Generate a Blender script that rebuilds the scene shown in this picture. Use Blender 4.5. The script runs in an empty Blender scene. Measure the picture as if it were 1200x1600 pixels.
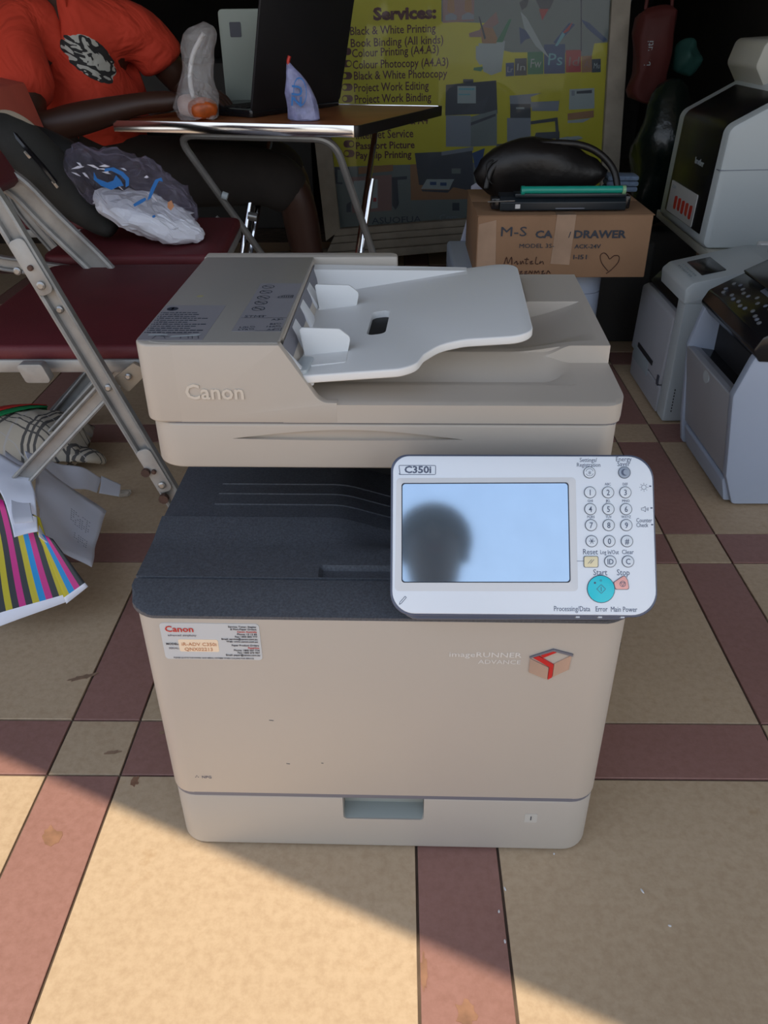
import bpy, bmesh, math, random
from mathutils import Vector, Matrix, noise
random.seed(4)
C = bpy.context.scene.collection
S = bpy.context.scene
PI = math.pi
# ---------------------------------------------------------------- camera
cam_d = bpy.data.cameras.new('camera'); cam = bpy.data.objects.new('camera', cam_d); C.objects.link(cam)
S.camera = cam
cam_d.sensor_fit = 'VERTICAL'; cam_d.sensor_height = 24.0; cam_d.lens = 1258.6/1600*24.0
cam_d.clip_start = 0.05
_p, _r, _y = .5543, -.0103, .0216
_f = Vector((-math.sin(_y)*math.cos(_p), math.cos(_y)*math.cos(_p), -math.sin(_p)))
_rt0 = Vector((math.cos(_y), math.sin(_y), 0)); _up0 = _rt0.cross(_f)
_rt = math.cos(_r)*_rt0 + math.sin(_r)*_up0; _up = -math.sin(_r)*_rt0 + math.cos(_r)*_up0
m = Matrix((_rt, _up, -_f)).transposed().to_4x4(); m.translation = Vector((0, 0, .8762))
cam.matrix_world = m
# ---------------------------------------------------------------- sky, sun, exposure
w = bpy.data.worlds.new('sky'); S.world = w; w.use_nodes = True
nt = w.node_tree; nt.nodes.clear()
wo = nt.nodes.new('ShaderNodeOutputWorld'); bg = nt.nodes.new('ShaderNodeBackground')
tc = nt.nodes.new('ShaderNodeTexCoord'); sx = nt.nodes.new('ShaderNodeSeparateXYZ'); cr = nt.nodes.new('ShaderNodeValToRGB')
nt.links.new(tc.outputs['Generated'], sx.inputs[0]); nt.links.new(sx.outputs['Z'], cr.inputs[0])
nt.links.new(cr.outputs[0], bg.inputs[0]); nt.links.new(bg.outputs[0], wo.inputs[0])
e = cr.color_ramp.elements
e[0].position = 0.0; e[0].color = (.95, .92, .88, 1)
e[1].position = 1.0; e[1].color = (.42, .60, .95, 1)
k = cr.color_ramp.elements.new(.3); k.color = (.80, .88, 1.0, 1)
bg.inputs[1].default_value = 1.15
sun_d = bpy.data.lights.new('sun', 'SUN'); sun = bpy.data.objects.new('sun', sun_d); C.objects.link(sun)
SUN = Vector((-.08, -.34, .937)).normalized()
sun.rotation_euler = SUN.to_track_quat('Z', 'Y').to_euler()
sun_d.energy = 3.4; sun_d.angle = math.radians(.4); sun_d.color = (1.0, .86, .66)
S.view_settings.view_transform = 'Standard'; S.view_settings.look = 'None'
S.view_settings.gamma = 1; S.view_settings.use_curve_mapping = False
S.view_settings.exposure = 0.38

# ---------------------------------------------------------------- materials
def lin(c):
    c = c/255
    return c/12.92 if c <= .04045 else ((c+.055)/1.055)**2.4
def rgb(r, g, b): return (lin(r), lin(g), lin(b), 1)
def mat(name, col, rough=.5, metal=0, noise_s=0, noise_a=.15, bump=0, bump_s=200, spec=.5, trans=0, alpha=1, coat=0, emit=None):
    m = bpy.data.materials.new(name); m.use_nodes = True
    n = m.node_tree.nodes; l = m.node_tree.links; b = n['Principled BSDF']
    b.inputs['Base Color'].default_value = col; b.inputs['Roughness'].default_value = rough
    b.inputs['Metallic'].default_value = metal; b.inputs['Specular IOR Level'].default_value = spec
    b.inputs['Transmission Weight'].default_value = trans; b.inputs['Alpha'].default_value = alpha
    b.inputs['Coat Weight'].default_value = coat
    t = n.new('ShaderNodeTexCoord')
    if noise_s:
        x = n.new('ShaderNodeTexNoise'); x.inputs['Scale'].default_value = noise_s; x.inputs['Detail'].default_value = 5
        l.new(t.outputs['Object'], x.inputs['Vector'])
        mx = n.new('ShaderNodeMix'); mx.data_type = 'RGBA'; mx.blend_type = 'MULTIPLY'
        mx.inputs['Factor'].default_value = 1
        r = n.new('ShaderNodeValToRGB'); r.color_ramp.elements[0].position = .3; r.color_ramp.elements[1].position = .7
        a = 1-noise_a; r.color_ramp.elements[0].color = (a, a, a, 1); r.color_ramp.elements[1].color = (1, 1, 1, 1)
        l.new(x.outputs['Fac'], r.inputs[0]); mx.inputs[6].default_value = col; l.new(r.outputs[0], mx.inputs[7])
        l.new(mx.outputs[2], b.inputs['Base Color'])
    if bump:
        x = n.new('ShaderNodeTexNoise'); x.inputs['Scale'].default_value = bump_s; x.inputs['Detail'].default_value = 4
        l.new(t.outputs['Object'], x.inputs['Vector'])
        bp = n.new('ShaderNodeBump'); bp.inputs['Strength'].default_value = bump; bp.inputs['Distance'].default_value = .002
        l.new(x.outputs['Fac'], bp.inputs['Height']); l.new(bp.outputs[0], b.inputs['Normal'])
    return m
M = {}
M['beige'] = mat('beige_plastic', (.49, .440, .380, 1), .42, noise_s=3, noise_a=.05, bump=.03, bump_s=900)
M['beige_grey'] = mat('grey_beige_plastic', (.45, .415, .365, 1), .45, noise_s=3, noise_a=.05, bump=.03, bump_s=900)
M['top_grey'] = mat('warm_grey_plastic', (.30, .285, .26, 1), .45, noise_s=4, noise_a=.06, bump=.03, bump_s=900)
M['emboss'] = mat('embossed_plastic', (.60, .54, .46, 1), .4)
M['tray_white'] = mat('white_tray_plastic', (.76, .77, .76, 1), .4, noise_s=3, noise_a=.04)
M['charcoal'] = mat('charcoal_plastic', (.100, .110, .130, 1), .5, noise_s=420, noise_a=.45, bump=.3, bump_s=1400)
M['dark'] = mat('dark_void_plastic', (.012, .012, .014, 1), .6)
M['bezel'] = mat('slate_bezel', (.09, .11, .17, 1), .3)
M['panel_white'] = mat('panel_white', (.80, .86, .93, 1), .3)
M['panel_rim'] = mat('screen_rim_white', (.72, .74, .76, 1), .35)
M['screen'] = mat('grey_blue_lcd_glass', (.46, .57, .67, 1), .07, metal=.85, noise_s=30, noise_a=.05)
M['ink'] = mat('dark_print', (.03, .04, .06, 1), .5)
M['ink_soft'] = mat('soft_grey_print', (.16, .16, .19, 1), .5)
M['red_ink'] = mat('red_print', (.55, .03, .02, 1), .4)
M['orange_ink'] = mat('rust_print', (.55, .25, .12, 1), .4)
M['sticker'] = mat('silver_sticker', (.55, .58, .60, 1), .3)
M['peach'] = mat('peach_label', (.85, .70, .52, 1), .4)
M['sticker_grey'] = mat('lilac_grey_sticker', (.27, .265, .285, 1), .4)
M['key_rim'] = mat('key_rim', (.10, .12, .15, 1), .4)
M['key_face'] = mat('key_face', (.76, .82, .88, 1), .35)
M['turquoise'] = mat('turquoise_key', (.04, .66, .76, 1), .3)
M['salmon'] = mat('salmon_key', (.92, .47, .42, 1), .35)
M['yellow_key'] = mat('yellow_key', (.86, .77, .50, 1), .35)
M['grey_key'] = mat('grey_key', (.33, .39, .48, 1), .35)
M['silver_print'] = mat('silver_print', (.70, .68, .65, 1), .3)
M['emblem_rose'] = mat('rose_chrome', (.58, .44, .36, 1), .25, metal=.5)
M['emblem_red'] = mat('emblem_red', (.55, .02, .02, 1), .25)
M['chrome'] = mat('chrome', (.75, .76, .78, 1), .12, metal=1)
M['steel'] = mat('painted_grey_steel', (.36, .36, .35, 1), .4, metal=.25, noise_s=25, noise_a=.35)
M['steel_dull'] = mat('dull_grey_tube', (.33, .33, .32, 1), .38, metal=.5, noise_s=15, noise_a=.3)
M['rivet'] = mat('rivet_metal', (.42, .41, .39, 1), .3, metal=.7, noise_s=60, noise_a=.4)
M['rust'] = mat('rusty_bolt', (.10, .05, .035, 1), .7, noise_s=90, noise_a=.5)
M['maroon'] = mat('maroon_vinyl', (.115, .012, .018, 1), .62, noise_s=12, noise_a=.2, bump=.25, bump_s=500)
M['lit_vinyl'] = mat('lit_red_vinyl', (.62, .13, .09, 1), .6, noise_s=10, noise_a=.15)  # vinyl red brightened: light on the backrests is put into the colour
M['wood_top'] = mat('brown_laminate', (.30, .11, .04, 1), .38, noise_s=9, noise_a=.3)
M['black_edge'] = mat('black_edging', (.012, .010, .009, 1), .45)
M['shirt_skin'] = mat('dark_brown_skin', (.045, .018, .011, 1), .45, noise_s=12, noise_a=.15)
M['trousers'] = mat('black_brown_cloth', (.020, .015, .012, 1), .9, noise_s=20, noise_a=.3)
M['hair'] = mat('black_hair', (.008, .007, .007, 1), .9, bump=.8, bump_s=300)
M['shoe'] = mat('black_rubber', (.012, .012, .012, 1), .6)
M['charcoal_cloth'] = mat('charcoal_nylon', (.030, .030, .027, 1), .8, noise_s=18, noise_a=.3, bump=.3, bump_s=260)
M['black_cloth'] = mat('black_nylon', (.008, .008, .008, 1), .75, bump=.3, bump_s=300)
M['khaki'] = mat('khaki_webbing', (.33, .27, .20, 1), .8)
M['black_gloss'] = mat('black_gloss_plastic', (.010, .010, .012, 1), .18, spec=.5)
M['black_leather'] = mat('black_leather', (.006, .005, .005, 1), .42, bump=.5, bump_s=60)
M['green_drum'] = mat('green_drum', (.01, .32, .24, 1), .3)
M['card'] = mat('brown_cardboard', (.33, .19, .105, 1), .8, noise_s=5, noise_a=.22, bump=.2, bump_s=120)
M['card_tape'] = mat('clear_tape_on_card', (.42, .28, .19, 1), .25, noise_s=14, noise_a=.25)
M['cloth_white'] = mat('white_cloth', (.50, .52, .62, 1), .9, bump=.2, bump_s=200)
M['off_white'] = mat('off_white_plastic', (.46, .51, .53, 1), .4, noise_s=3, noise_a=.05)
M['blue_white'] = mat('cool_white_plastic', (.38, .44, .55, 1), .4, noise_s=3, noise_a=.06)
M['grey_white'] = mat('grey_white_plastic', (.36, .37, .40, 1), .42, noise_s=3, noise_a=.06)
M['cream_plastic'] = mat('yellowed_plastic', (.42, .42, .37, 1), .4)
M['frame_wood'] = mat('painted_wood', (.30, .27, .22, 1), .7, noise_s=14, noise_a=.3, bump=.4, bump_s=60)
M['post_yellow'] = mat('poster_yellow', (.44, .39, .02, 1), .5, noise_s=5, noise_a=.08)
M['post_grey'] = mat('poster_pale_grey', (.14, .165, .175, 1), .5, noise_s=5, noise_a=.1)
M['post_dark'] = mat('poster_dark', (.045, .05, .07, 1), .5)
M['post_mid'] = mat('poster_mid_grey', (.17, .19, .24, 1), .5)
M['post_light'] = mat('poster_light', (.27, .31, .33, 1), .5)
M['post_maroon'] = mat('poster_maroon', (.075, .016, .022, 1), .5)
M['post_blue'] = mat('poster_blue', (.03, .06, .16, 1), .5)
M['post_cyan'] = mat('poster_cyan', (.12, .30, .36, 1), .5)
M['post_red'] = mat('poster_red', (.30, .03, .04, 1), .5)
M['post_brown'] = mat('poster_brown', (.25, .13, .07, 1), .5)
M['post_green'] = mat('poster_green', (.03, .14, .08, 1), .5)
M['post_pink'] = mat('poster_pink', (.22, .13, .13, 1), .5)
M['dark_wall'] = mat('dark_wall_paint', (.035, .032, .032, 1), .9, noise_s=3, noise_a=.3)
M['shading_wall'] = mat('shading_wall_paint', (.08, .07, .06, 1), .9, noise_s=3, noise_a=.3)
M['ceiling'] = mat('ceiling_board', (.20, .18, .16, 1), .9, noise_s=3, noise_a=.2)
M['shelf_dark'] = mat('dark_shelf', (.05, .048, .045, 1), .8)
M['red_bag'] = mat('red_nylon', (.07, .007, .005, 1), .7, noise_s=8, noise_a=.25)  # red lowered to put the dimness of the shop interior into the colour
M['dark_green'] = mat('dark_green_plastic_film', (.004, .010, .008, 1), .25, bump=1, bump_s=40)
M['jeans'] = mat('pale_denim', (.14, .20, .30, 1), .9, noise_s=120, noise_a=.3)
M['grout'] = mat('brown_grout', (.15, .105, .075, 1), .95, noise_s=30, noise_a=.5)
M['lace'] = mat('white_lettering', (.6, .6, .6, 1), .5)
M['orange_food'] = mat('orange_stew', (.60, .12, .02, 1), .4, noise_s=60, noise_a=.5)
M['paper'] = mat('white_paper', (.82, .85, .95, 1), .8, noise_s=6, noise_a=.1)
M['blue_ink'] = mat('blue_print', (.01, .16, .50, 1), .4)
M['printed_lilac'] = mat('lilac_printed_film', (.34, .36, .62, 1), .25, noise_s=40, noise_a=.5)

def tile_mat(name, col, stain):
    m = bpy.data.materials.new(name); m.use_nodes = True
    n = m.node_tree.nodes; l = m.node_tree.links; b = n['Principled BSDF']
    b.inputs['Roughness'].default_value = .55
    g = n.new('ShaderNodeNewGeometry')
    def nz(sc, lo, hi, c0, c1, det=6):
        x = n.new('ShaderNodeTexNoise'); x.inputs['Scale'].default_value = sc; x.inputs['Detail'].default_value = det
        x.inputs['Roughness'].default_value = .65
        l.new(g.outputs['Position'], x.inputs['Vector'])
        r = n.new('ShaderNodeValToRGB'); r.color_ramp.elements[0].position = lo; r.color_ramp.elements[1].position = hi
        r.color_ramp.elements[0].color = c0; r.color_ramp.elements[1].color = c1
        l.new(x.outputs['Fac'], r.inputs[0]); return r.outputs[0]
    def mul(a, bb, blend='MULTIPLY'):
        mx = n.new('ShaderNodeMix'); mx.data_type = 'RGBA'; mx.blend_type = blend; mx.inputs['Factor'].default_value = 1
        if isinstance(a, tuple): mx.inputs[6].default_value = a
        else: l.new(a, mx.inputs[6])
        l.new(bb, mx.inputs[7]); return mx.outputs[2]
    o = mul(col, nz(3.5, .3, .7, (.88, .86, .84, 1), (1, 1, 1, 1)))
    o = mul(o, nz(90, .3, .62, (.86, .83, .80, 1), (1, 1, 1, 1), 3))
    o = mul(o, nz(14, .63, .76, (1, 1, 1, 1), (.86, .80, .72, 1)))
    o = mul(o, nz(5.2, .70, .735, (1, 1, 1, 1), stain, 8))
    oi = n.new('ShaderNodeObjectInfo'); r = n.new('ShaderNodeValToRGB')
    r.color_ramp.elements[0].color = (.93, .93, .93, 1); r.color_ramp.elements[1].color = (1.0, 1.0, 1.0, 1)
    l.new(oi.outputs['Random'], r.inputs[0]); o = mul(o, r.outputs[0])
    l.new(o, b.inputs['Base Color'])
    x = n.new('ShaderNodeTexNoise'); x.inputs['Scale'].default_value = 160; x.inputs['Detail'].default_value = 3
    l.new(g.outputs['Position'], x.inputs['Vector'])
    bp = n.new('ShaderNodeBump'); bp.inputs['Strength'].default_value = .12; bp.inputs['Distance'].default_value = .002
    l.new(x.outputs['Fac'], bp.inputs['Height']); l.new(bp.outputs[0], b.inputs['Normal'])
    return m
M['tile_cream'] = tile_mat('cream_floor_tile', (.565, .425, .280, 1), (.75, .62, .5, 1))
M['tile_maroon'] = tile_mat('maroon_floor_tile', (.335, .175, .145, 1), (.8, .62, .5, 1))

# ---------------------------------------------------------------- mesh helpers
def sharp(me, ang=.55):
    for p in me.polygons: p.use_smooth = True
    bm = bmesh.new(); bm.from_mesh(me)
    for ed in bm.edges:
        ed.smooth = len(ed.link_faces) == 2 and ed.calc_face_angle(0) < ang
    bm.to_mesh(me); bm.free()
def obj(name, bm, m, parent=None, smooth=.55):
    me = bpy.data.meshes.new(name)
    if smooth != 'keep': bmesh.ops.recalc_face_normals(bm, faces=bm.faces)
    bm.to_mesh(me); bm.free()
    for mm in (m if isinstance(m, (list, tuple)) else [m]): me.materials.append(mm)
    o = bpy.data.objects.new(name, me); C.objects.link(o)
    if parent: o.parent = parent
    if smooth and smooth != 'keep': sharp(me, smooth)
    elif smooth == 'keep':
        for p in me.polygons: p.use_smooth = True
    return o
def thing(name, label, cat, loc=(0, 0, 0), rotz=0, group=None):
    o = bpy.data.objects.new(name, None); C.objects.link(o); o.empty_display_size = .05
    o.location = loc; o.rotation_euler = (0, 0, rotz); o['label'] = label; o['category'] = cat
    if group: o['group'] = group
    return o
def tag(o, label, cat, group=None):
    o['label'] = label; o['category'] = cat
    if group: o['group'] = group
    return o
def struct(name, bm, m, parent=None, smooth=.55):
    o = obj(name, bm, m, parent, smooth)
    if not parent: o['kind'] = 'structure'
    return o
def rpoly(poly, radii, n=6):
    """round the corners of a polygon"""
    out = []; N = len(poly)
    if not isinstance(radii, (list, tuple)): radii = [radii]*N
    for i in range(N):
        p = Vector(poly[i]); a = Vector(poly[i-1]); b = Vector(poly[(i+1) % N]); r = radii[i]
        if r <= 0: out.append(tuple(p)); continue
        da = (a-p).normalized(); db = (b-p).normalized()
        ang = da.angle(db); t = min(r/math.tan(ang/2), (a-p).length*.49, (b-p).length*.49); rr = t*math.tan(ang/2)
        c = p+(da+db).normalized()*(rr/math.sin(ang/2))
        s = p+da*t-c; e2 = p+db*t-c
        a0 = math.atan2(s.y, s.x); a1 = math.atan2(e2.y, e2.x); d = (a1-a0+PI) % (2*PI)-PI
        for k2 in range(n+1):
            aa = a0+d*k2/n; out.append((c.x+rr*math.cos(aa), c.y+rr*math.sin(aa)))
    return out
def prism(bm, poly, axis, a, b, bev=0, seg=2, mtx=None, mi=0):
    def P(u, v, t):
        return {'z': (u, v, t), 'y': (u, t, v), 'x': (t, u, v)}[axis]
    A = [bm.verts.new(P(u, v, a)) for u, v in poly]; B = [bm.verts.new(P(u, v, b)) for u, v in poly]
    n = len(poly); fs = [bm.faces.new(A[::-1]), bm.faces.new(B)]
    for i in range(n): fs.append(bm.faces.new((A[i], A[(i+1) % n], B[(i+1) % n], B[i])))
    bmesh.ops.recalc_face_normals(bm, faces=fs)
    for f in fs: f.material_index = mi
    vs = A+B
    if bev:
        ed = [x for x in {e for f in fs[:2] for e in f.edges}]
        r = bmesh.ops.bevel(bm, geom=ed, offset=bev, segments=seg, affect='EDGES', profile=.5, clamp_overlap=True)
        vs = list({v for v in vs if v.is_valid} | set(r['verts']))
    if mtx is not None: bmesh.ops.transform(bm, matrix=mtx, verts=[v for v in vs if v.is_valid])
    return vs
def box(bm, x0, x1, y0, y1, z0, z1, bev=0, mtx=None, mi=0):
    vs = [bm.verts.new((x, y, z)) for x in (x0, x1) for y in (y0, y1) for z in (z0, z1)]
    idx = [(0, 1, 3, 2), (4, 6, 7, 5), (0, 4, 5, 1), (2, 3, 7, 6), (0, 2, 6, 4), (1, 5, 7, 3)]
    fs = [bm.faces.new([vs[i] for i in q]) for q in idx]
    for f in fs: f.material_index = mi
    if bev:
        r = bmesh.ops.bevel(bm, geom=list({e for f in fs for e in f.edges}), offset=bev, segments=2, affect='EDGES', profile=.5)
        vs = list({v for v in vs if v.is_valid} | set(r['verts']))
    if mtx is not None: bmesh.ops.transform(bm, matrix=mtx, verts=[v for v in vs if v.is_valid])
def smoothpath(pts, n=6):
    pts = [Vector(p) for p in pts]; out = []
    for i in range(len(pts)-1):
        p0 = pts[max(i-1, 0)]; p1 = pts[i]; p2 = pts[i+1]; p3 = pts[min(i+2, len(pts)-1)]
        for k2 in range(n):
            t = k2/n
            out.append(.5*((2*p1)+(-p0+p2)*t+(2*p0-5*p1+4*p2-p3)*t*t+(-p0+3*p1-3*p2+p3)*t**3))
    out.append(pts[-1]); return out
def bendpath(pts, r=.03, n=5):
    pts = [Vector(p) for p in pts]; out = [pts[0]]
    for i in range(1, len(pts)-1):
        p = pts[i]; a = (pts[i-1]-p); b = (pts[i+1]-p); ra = min(r, a.length*.45, b.length*.45)
        A = p+a.normalized()*ra; B = p+b.normalized()*ra
        for k2 in range(n+1):
            t = k2/n; out.append((1-t)**2*A+2*t*(1-t)*p+t*t*B)
    out.append(pts[-1]); return out
def tube(bm, path, r, n=10, sx=1.0, cap=True):
    path = [Vector(p) for p in path]; rings = []
    t0 = (path[1]-path[0]).normalized(); up = Vector((0, 0, 1)) if abs(t0.z) < .9 else Vector((0, 1, 0))
    nrm = t0.cross(up).normalized()
    for i, p in enumerate(path):
        t = (path[min(i+1, len(path)-1)]-path[max(i-1, 0)]).normalized()
        nrm = (nrm-t*nrm.dot(t)).normalized(); bn = t.cross(nrm)
        rr = r[i] if isinstance(r, (list, tuple)) else r
        rings.append([bm.verts.new(p+nrm*math.cos(2*PI*k2/n)*rr+bn*math.sin(2*PI*k2/n)*rr*sx) for k2 in range(n)])
    for a, b in zip(rings, rings[1:]):
        for k2 in range(n): bm.faces.new((a[k2], a[(k2+1) % n], b[(k2+1) % n], b[k2]))
    if cap: bm.faces.new(rings[0][::-1]); bm.faces.new(rings[-1])
def lathe(bm, prof, c=(0, 0, 0), n=20, axis='z', sx=1, sy=1):
    rings = []
    for r, z in prof:
        ring = []
        for k2 in range(n):
            x = r*math.cos(2*PI*k2/n)*sx; y = r*math.sin(2*PI*k2/n)*sy
            p = {'z': (x, y, z), 'y': (x, z, y), 'x': (z, x, y)}[axis]
            ring.append(bm.verts.new((p[0]+c[0], p[1]+c[1], p[2]+c[2])))
        rings.append(ring)
    for a, b in zip(rings, rings[1:]):
        for k2 in range(n): bm.faces.new((a[k2], a[(k2+1) % n], b[(k2+1) % n], b[k2]))
    bm.faces.new(rings[0][::-1]); bm.faces.new(rings[-1])
def ellipsoid(bm, c, r, u=20, v=12, mtx=None):
    rr = bmesh.ops.create_uvsphere(bm, u_segments=u, v_segments=v, radius=1)
    mm = Matrix.Translation(c) @ (mtx.to_4x4() if mtx else Matrix()) @ Matrix.Diagonal((*r, 1))
    bmesh.ops.transform(bm, matrix=mm, verts=rr['verts']); return rr['verts']
def carve(o, *cutters):
    for cb in cutters:
        me = bpy.data.meshes.new('cut'); bmesh.ops.recalc_face_normals(cb, faces=cb.faces); cb.to_mesh(me); cb.free()
        c = bpy.data.objects.new('cut', me); C.objects.link(c); c.matrix_world = Matrix(); 
        par = o.parent; o.parent = None
        md = o.modifiers.new('b', 'BOOLEAN'); md.object = c; md.operation = 'DIFFERENCE'; md.solver = 'EXACT'
        dg = bpy.context.evaluated_depsgraph_get(); dg.update()
        nm = bpy.data.meshes.new_from_object(o.evaluated_get(dg)); o.modifiers.clear()
        old = o.data; nm.name = old.name; o.data = nm; bpy.data.meshes.remove(old)
        bpy.data.objects.remove(c); o.parent = par
        sharp(o.data)
_tcache = {}
def text(bm, s, mtx, size=.01, align='CENTER', sx=1.0, bold=0, ext=.0001, res=2, mi=0, shear=0):
    """lettering laid flat in the local xy plane of mtx"""
    key = (s, align, bold, res, shear, ext/size)
    if key not in _tcache:
        cu = bpy.data.curves.new('t', 'FONT'); cu.body = s; cu.size = 1; cu.align_x = align; cu.offset = bold
        cu.extrude = ext/size; cu.resolution_u = res; cu.shear = shear
        o = bpy.data.objects.new('t', cu); C.objects.link(o)
        dg = bpy.context.evaluated_depsgraph_get(); dg.update()
        me = bpy.data.meshes.new_from_object(o.evaluated_get(dg))
        _tcache[key] = ([tuple(v.co) for v in me.vertices], [tuple(p.vertices) for p in me.polygons])
        bpy.data.objects.remove(o); bpy.data.curves.remove(cu); bpy.data.meshes.remove(me)
    vs, fs = _tcache[key]
    mm = mtx @ Matrix.Diagonal((size*sx, size, size, 1))
    V = [bm.verts.new(mm @ Vector(v)) for v in vs]
    for f in fs:
        try: bm.faces.new([V[i] for i in f]).material_index = mi
        except ValueError: pass
def T(x, y, z): return Matrix.Translation((x, y, z))
RX = lambda a: Matrix.Rotation(a, 4, 'X')
RY = lambda a: Matrix.Rotation(a, 4, 'Y')
RZ = lambda a: Matrix.Rotation(a, 4, 'Z')
FRONT = RX(PI/2)           # local xy -> world xz, facing -y
def wob(bm, amp, sc, seed=0):
    for v in bm.verts:
        q = v.co*sc+Vector((seed, seed*.7, -seed)); v.co += amp*Vector((noise.noise(q), noise.noise(q+Vector((9, 0, 0))), noise.noise(q+Vector((0, 9, 0)))))

# ================================================================= SETTING
OX, OY, P_, B_ = -.478, .7355, .5, .1
bm = bmesh.new(); box(bm, -2.6, 2.6, -1.3, 6.2, -.05, -.0035)
floor = struct('floor', bm, M['grout'])
def tile_mesh(name, sx_, sy_, m):
    bm = bmesh.new(); g = .0017
    prism(bm, [(g, g), (sx_-g, g), (sx_-g, sy_-g), (g, sy_-g)], 'z', -.006, 0, bev=.0006, seg=1)
    bmesh.ops.recalc_face_normals(bm, faces=bm.faces)
    me = bpy.data.meshes.new(name); bm.to_mesh(me); bm.free(); me.materials.append(m); return me
tm = [tile_mesh('tile', P_-B_, P_-B_, M['tile_cream']), tile_mesh('tile', B_, P_-B_, M['tile_maroon']),
      tile_mesh('tile', P_-B_, B_, M['tile_maroon']), tile_mesh('tile', B_, B_, M['tile_cream'])]
for i in range(-3, 5):
    for j in range(-4, 6):
        x0, y0 = OX+i*P_, OY+j*P_
        for me, dx, dy in ((tm[3], 0, 0), (tm[1], 0, B_), (tm[2], B_, 0), (tm[0], B_, B_)):
            if x0+dx < -2.1: continue
            o = bpy.data.objects.new('tile', me); C.objects.link(o); o.parent = floor
            o.location = (x0+dx, y0+dy, random.uniform(-.0005, .0003)); o.rotation_euler = (random.uniform(-.0006, .0006), random.uniform(-.0006, .0006), 0)
bm = bmesh.new(); box(bm, -9, 9, -12, -1.3, -.06, -.002)
struct('floor_yard', bm, tile_mat('sunlit_concrete_yard', (.47, .39, .28, 1), (.85, .8, .75, 1)))
# dried stains on the tiles
stm = mat('rusty_stain', (.33, .17, .10, 1), .6, noise_s=60, noise_a=.4); stm2 = mat('brown_stain', (.30, .19, .12, 1), .6, noise_s=60, noise_a=.4)
rs_ = random.Random(3)
for x, y, rx, ry, mm_, ang in ((.070, .435, .012, .016, stm, .2), (.0275, .478, .004, .022, stm, 0), (-.437, .640, .013, .016, stm, .5), (-.548, .600, .008, .010, stm, .3), (-.490, .925, .024, .006, stm2, .35), (-.40, .775, .014, .003, stm2, .2), (-.34, .812, .005, .004, stm2, 0), (-.355, .725, .007, .010, stm, .1)):
    bm = bmesh.new(); pts = []
    for i in range(18):
        t = 2*PI*i/18; r = rs_.uniform(.55, 1.1); a, b = rx*r*math.cos(t), ry*r*math.sin(t)
        pts.append((x+a*math.cos(ang)-b*math.sin(ang), y+a*math.sin(ang)+b*math.cos(ang)))
    prism(bm, pts, 'z', .0003, .0008); obj('stain', bm, mm_, floor, smooth=False)
for x, y, l in ((.125, .573, .006), (.115, .545, .004), (.118, .510, .005), (.285, .572, .007), (.305, .53, .004), (.19, .62, .003)):
    bm = bmesh.new(); ellipsoid(bm, (0, 0, 0), (l*.5, .0012, .0012), 8, 6); cb2 = obj('crumb', bm, M['lace'], floor); cb2.location = (x, y, .0015); cb2.rotation_euler = (0, 0, x*40)
# veranda roof: its slanting front edge throws the shade line across the tiles
ROOF_Z = 2.7
off = SUN*(ROOF_Z/SUN.z)
e0 = Vector((-.552, .765, 0)); e1 = Vector((.20, .432, 0)); d_ = (e1-e0)
L_ = e0-d_*4+off; R_ = e0+d_*6+off
bm = bmesh.new(); prism(bm, [(L_.x, L_.y), (R_.x, R_.y), (R_.x, 6.2), (L_.x, 6.2)], 'z', ROOF_Z, ROOF_Z+.06)
struct('ceiling', bm, M['ceiling'])
bm = bmesh.new(); box(bm, 1.62, 1.72, 1.2, 6.2, 0, ROOF_Z); struct('wall_right_shading', bm, M['shading_wall'])  # unseen wall, added to darken the veranda from the right
bm = bmesh.new(); box(bm, -2.3, -2.2, 1.0, 6.2, 0, ROOF_Z); struct('wall_left_shading', bm, M['shading_wall'])  # its unseen partner on the left, also added to cut light
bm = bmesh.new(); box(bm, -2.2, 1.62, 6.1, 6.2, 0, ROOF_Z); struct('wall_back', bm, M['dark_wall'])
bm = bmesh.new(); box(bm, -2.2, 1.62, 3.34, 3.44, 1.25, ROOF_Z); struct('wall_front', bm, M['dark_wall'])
#@@END_SETTING
# ================================================================= MAIN COPIER
PH = -.0135
pr = thing('office_copier', 'large beige office copier with tilted touch screen panel, in the middle of the tiled floor', 'copier', (-.2699, .6301, 0), PH)
DW = .501
plan = [(0, 0), (DW, 0), (DW, .42), (0, .42)]
bm = bmesh.new(); prism(bm, rpoly(plan, [.032, .032, .01, .01], 8), 'z', .003, .094, bev=.004, seg=3)
cas = obj('paper_drawer', bm, M['beige_grey'], pr)
c = bmesh.new(); prism(c, rpoly([(.204, .055), (.300, .055), (.300, .12), (.204, .12)], .005), 'y', -.02, .024)
carve(cas, c)
bm = bmesh.new()
prism(bm, [(.2045, .0555), (.2995, .0555), (.2995, .0935), (.2045, .0935)], 'y', .0215, .0235)
prism(bm, [(.0015, .0555), (.0235, .0555), (.0235, .0605), (.010, .0585)], 'x', .2045, .2995)
obj('drawer_pull', bm, mat('pale_green_grey_recess', (.30, .33, .31, 1), .3), cas)
bm = bmesh.new(); prism(bm, rpoly(plan, [.030, .030, .01, .01], 8), 'z', .093, .0985)
box(bm, .004, DW-.004, .05, .416, .09, .325)
obj('inner_frame', bm, M['ink_soft'], pr)
bm = bmesh.new(); prism(bm, rpoly([(0, 0), (DW, 0), (DW, .056), (0, .056)], [.032, .032, .001, .001], 8), 'z', .0975, .3605, bev=.003, seg=3)
door = obj('front_door', bm, M['beige'], pr)
bm = bmesh.new(); box(bm, .0005, DW-.0005, .058, .42, .0975, .325, bev=.002); box(bm, .0005, .014, .058, .42, .32, .3605, bev=.001); box(bm, DW-.014, DW-.0005, .058, .42, .32, .3605, bev=.001)
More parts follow.
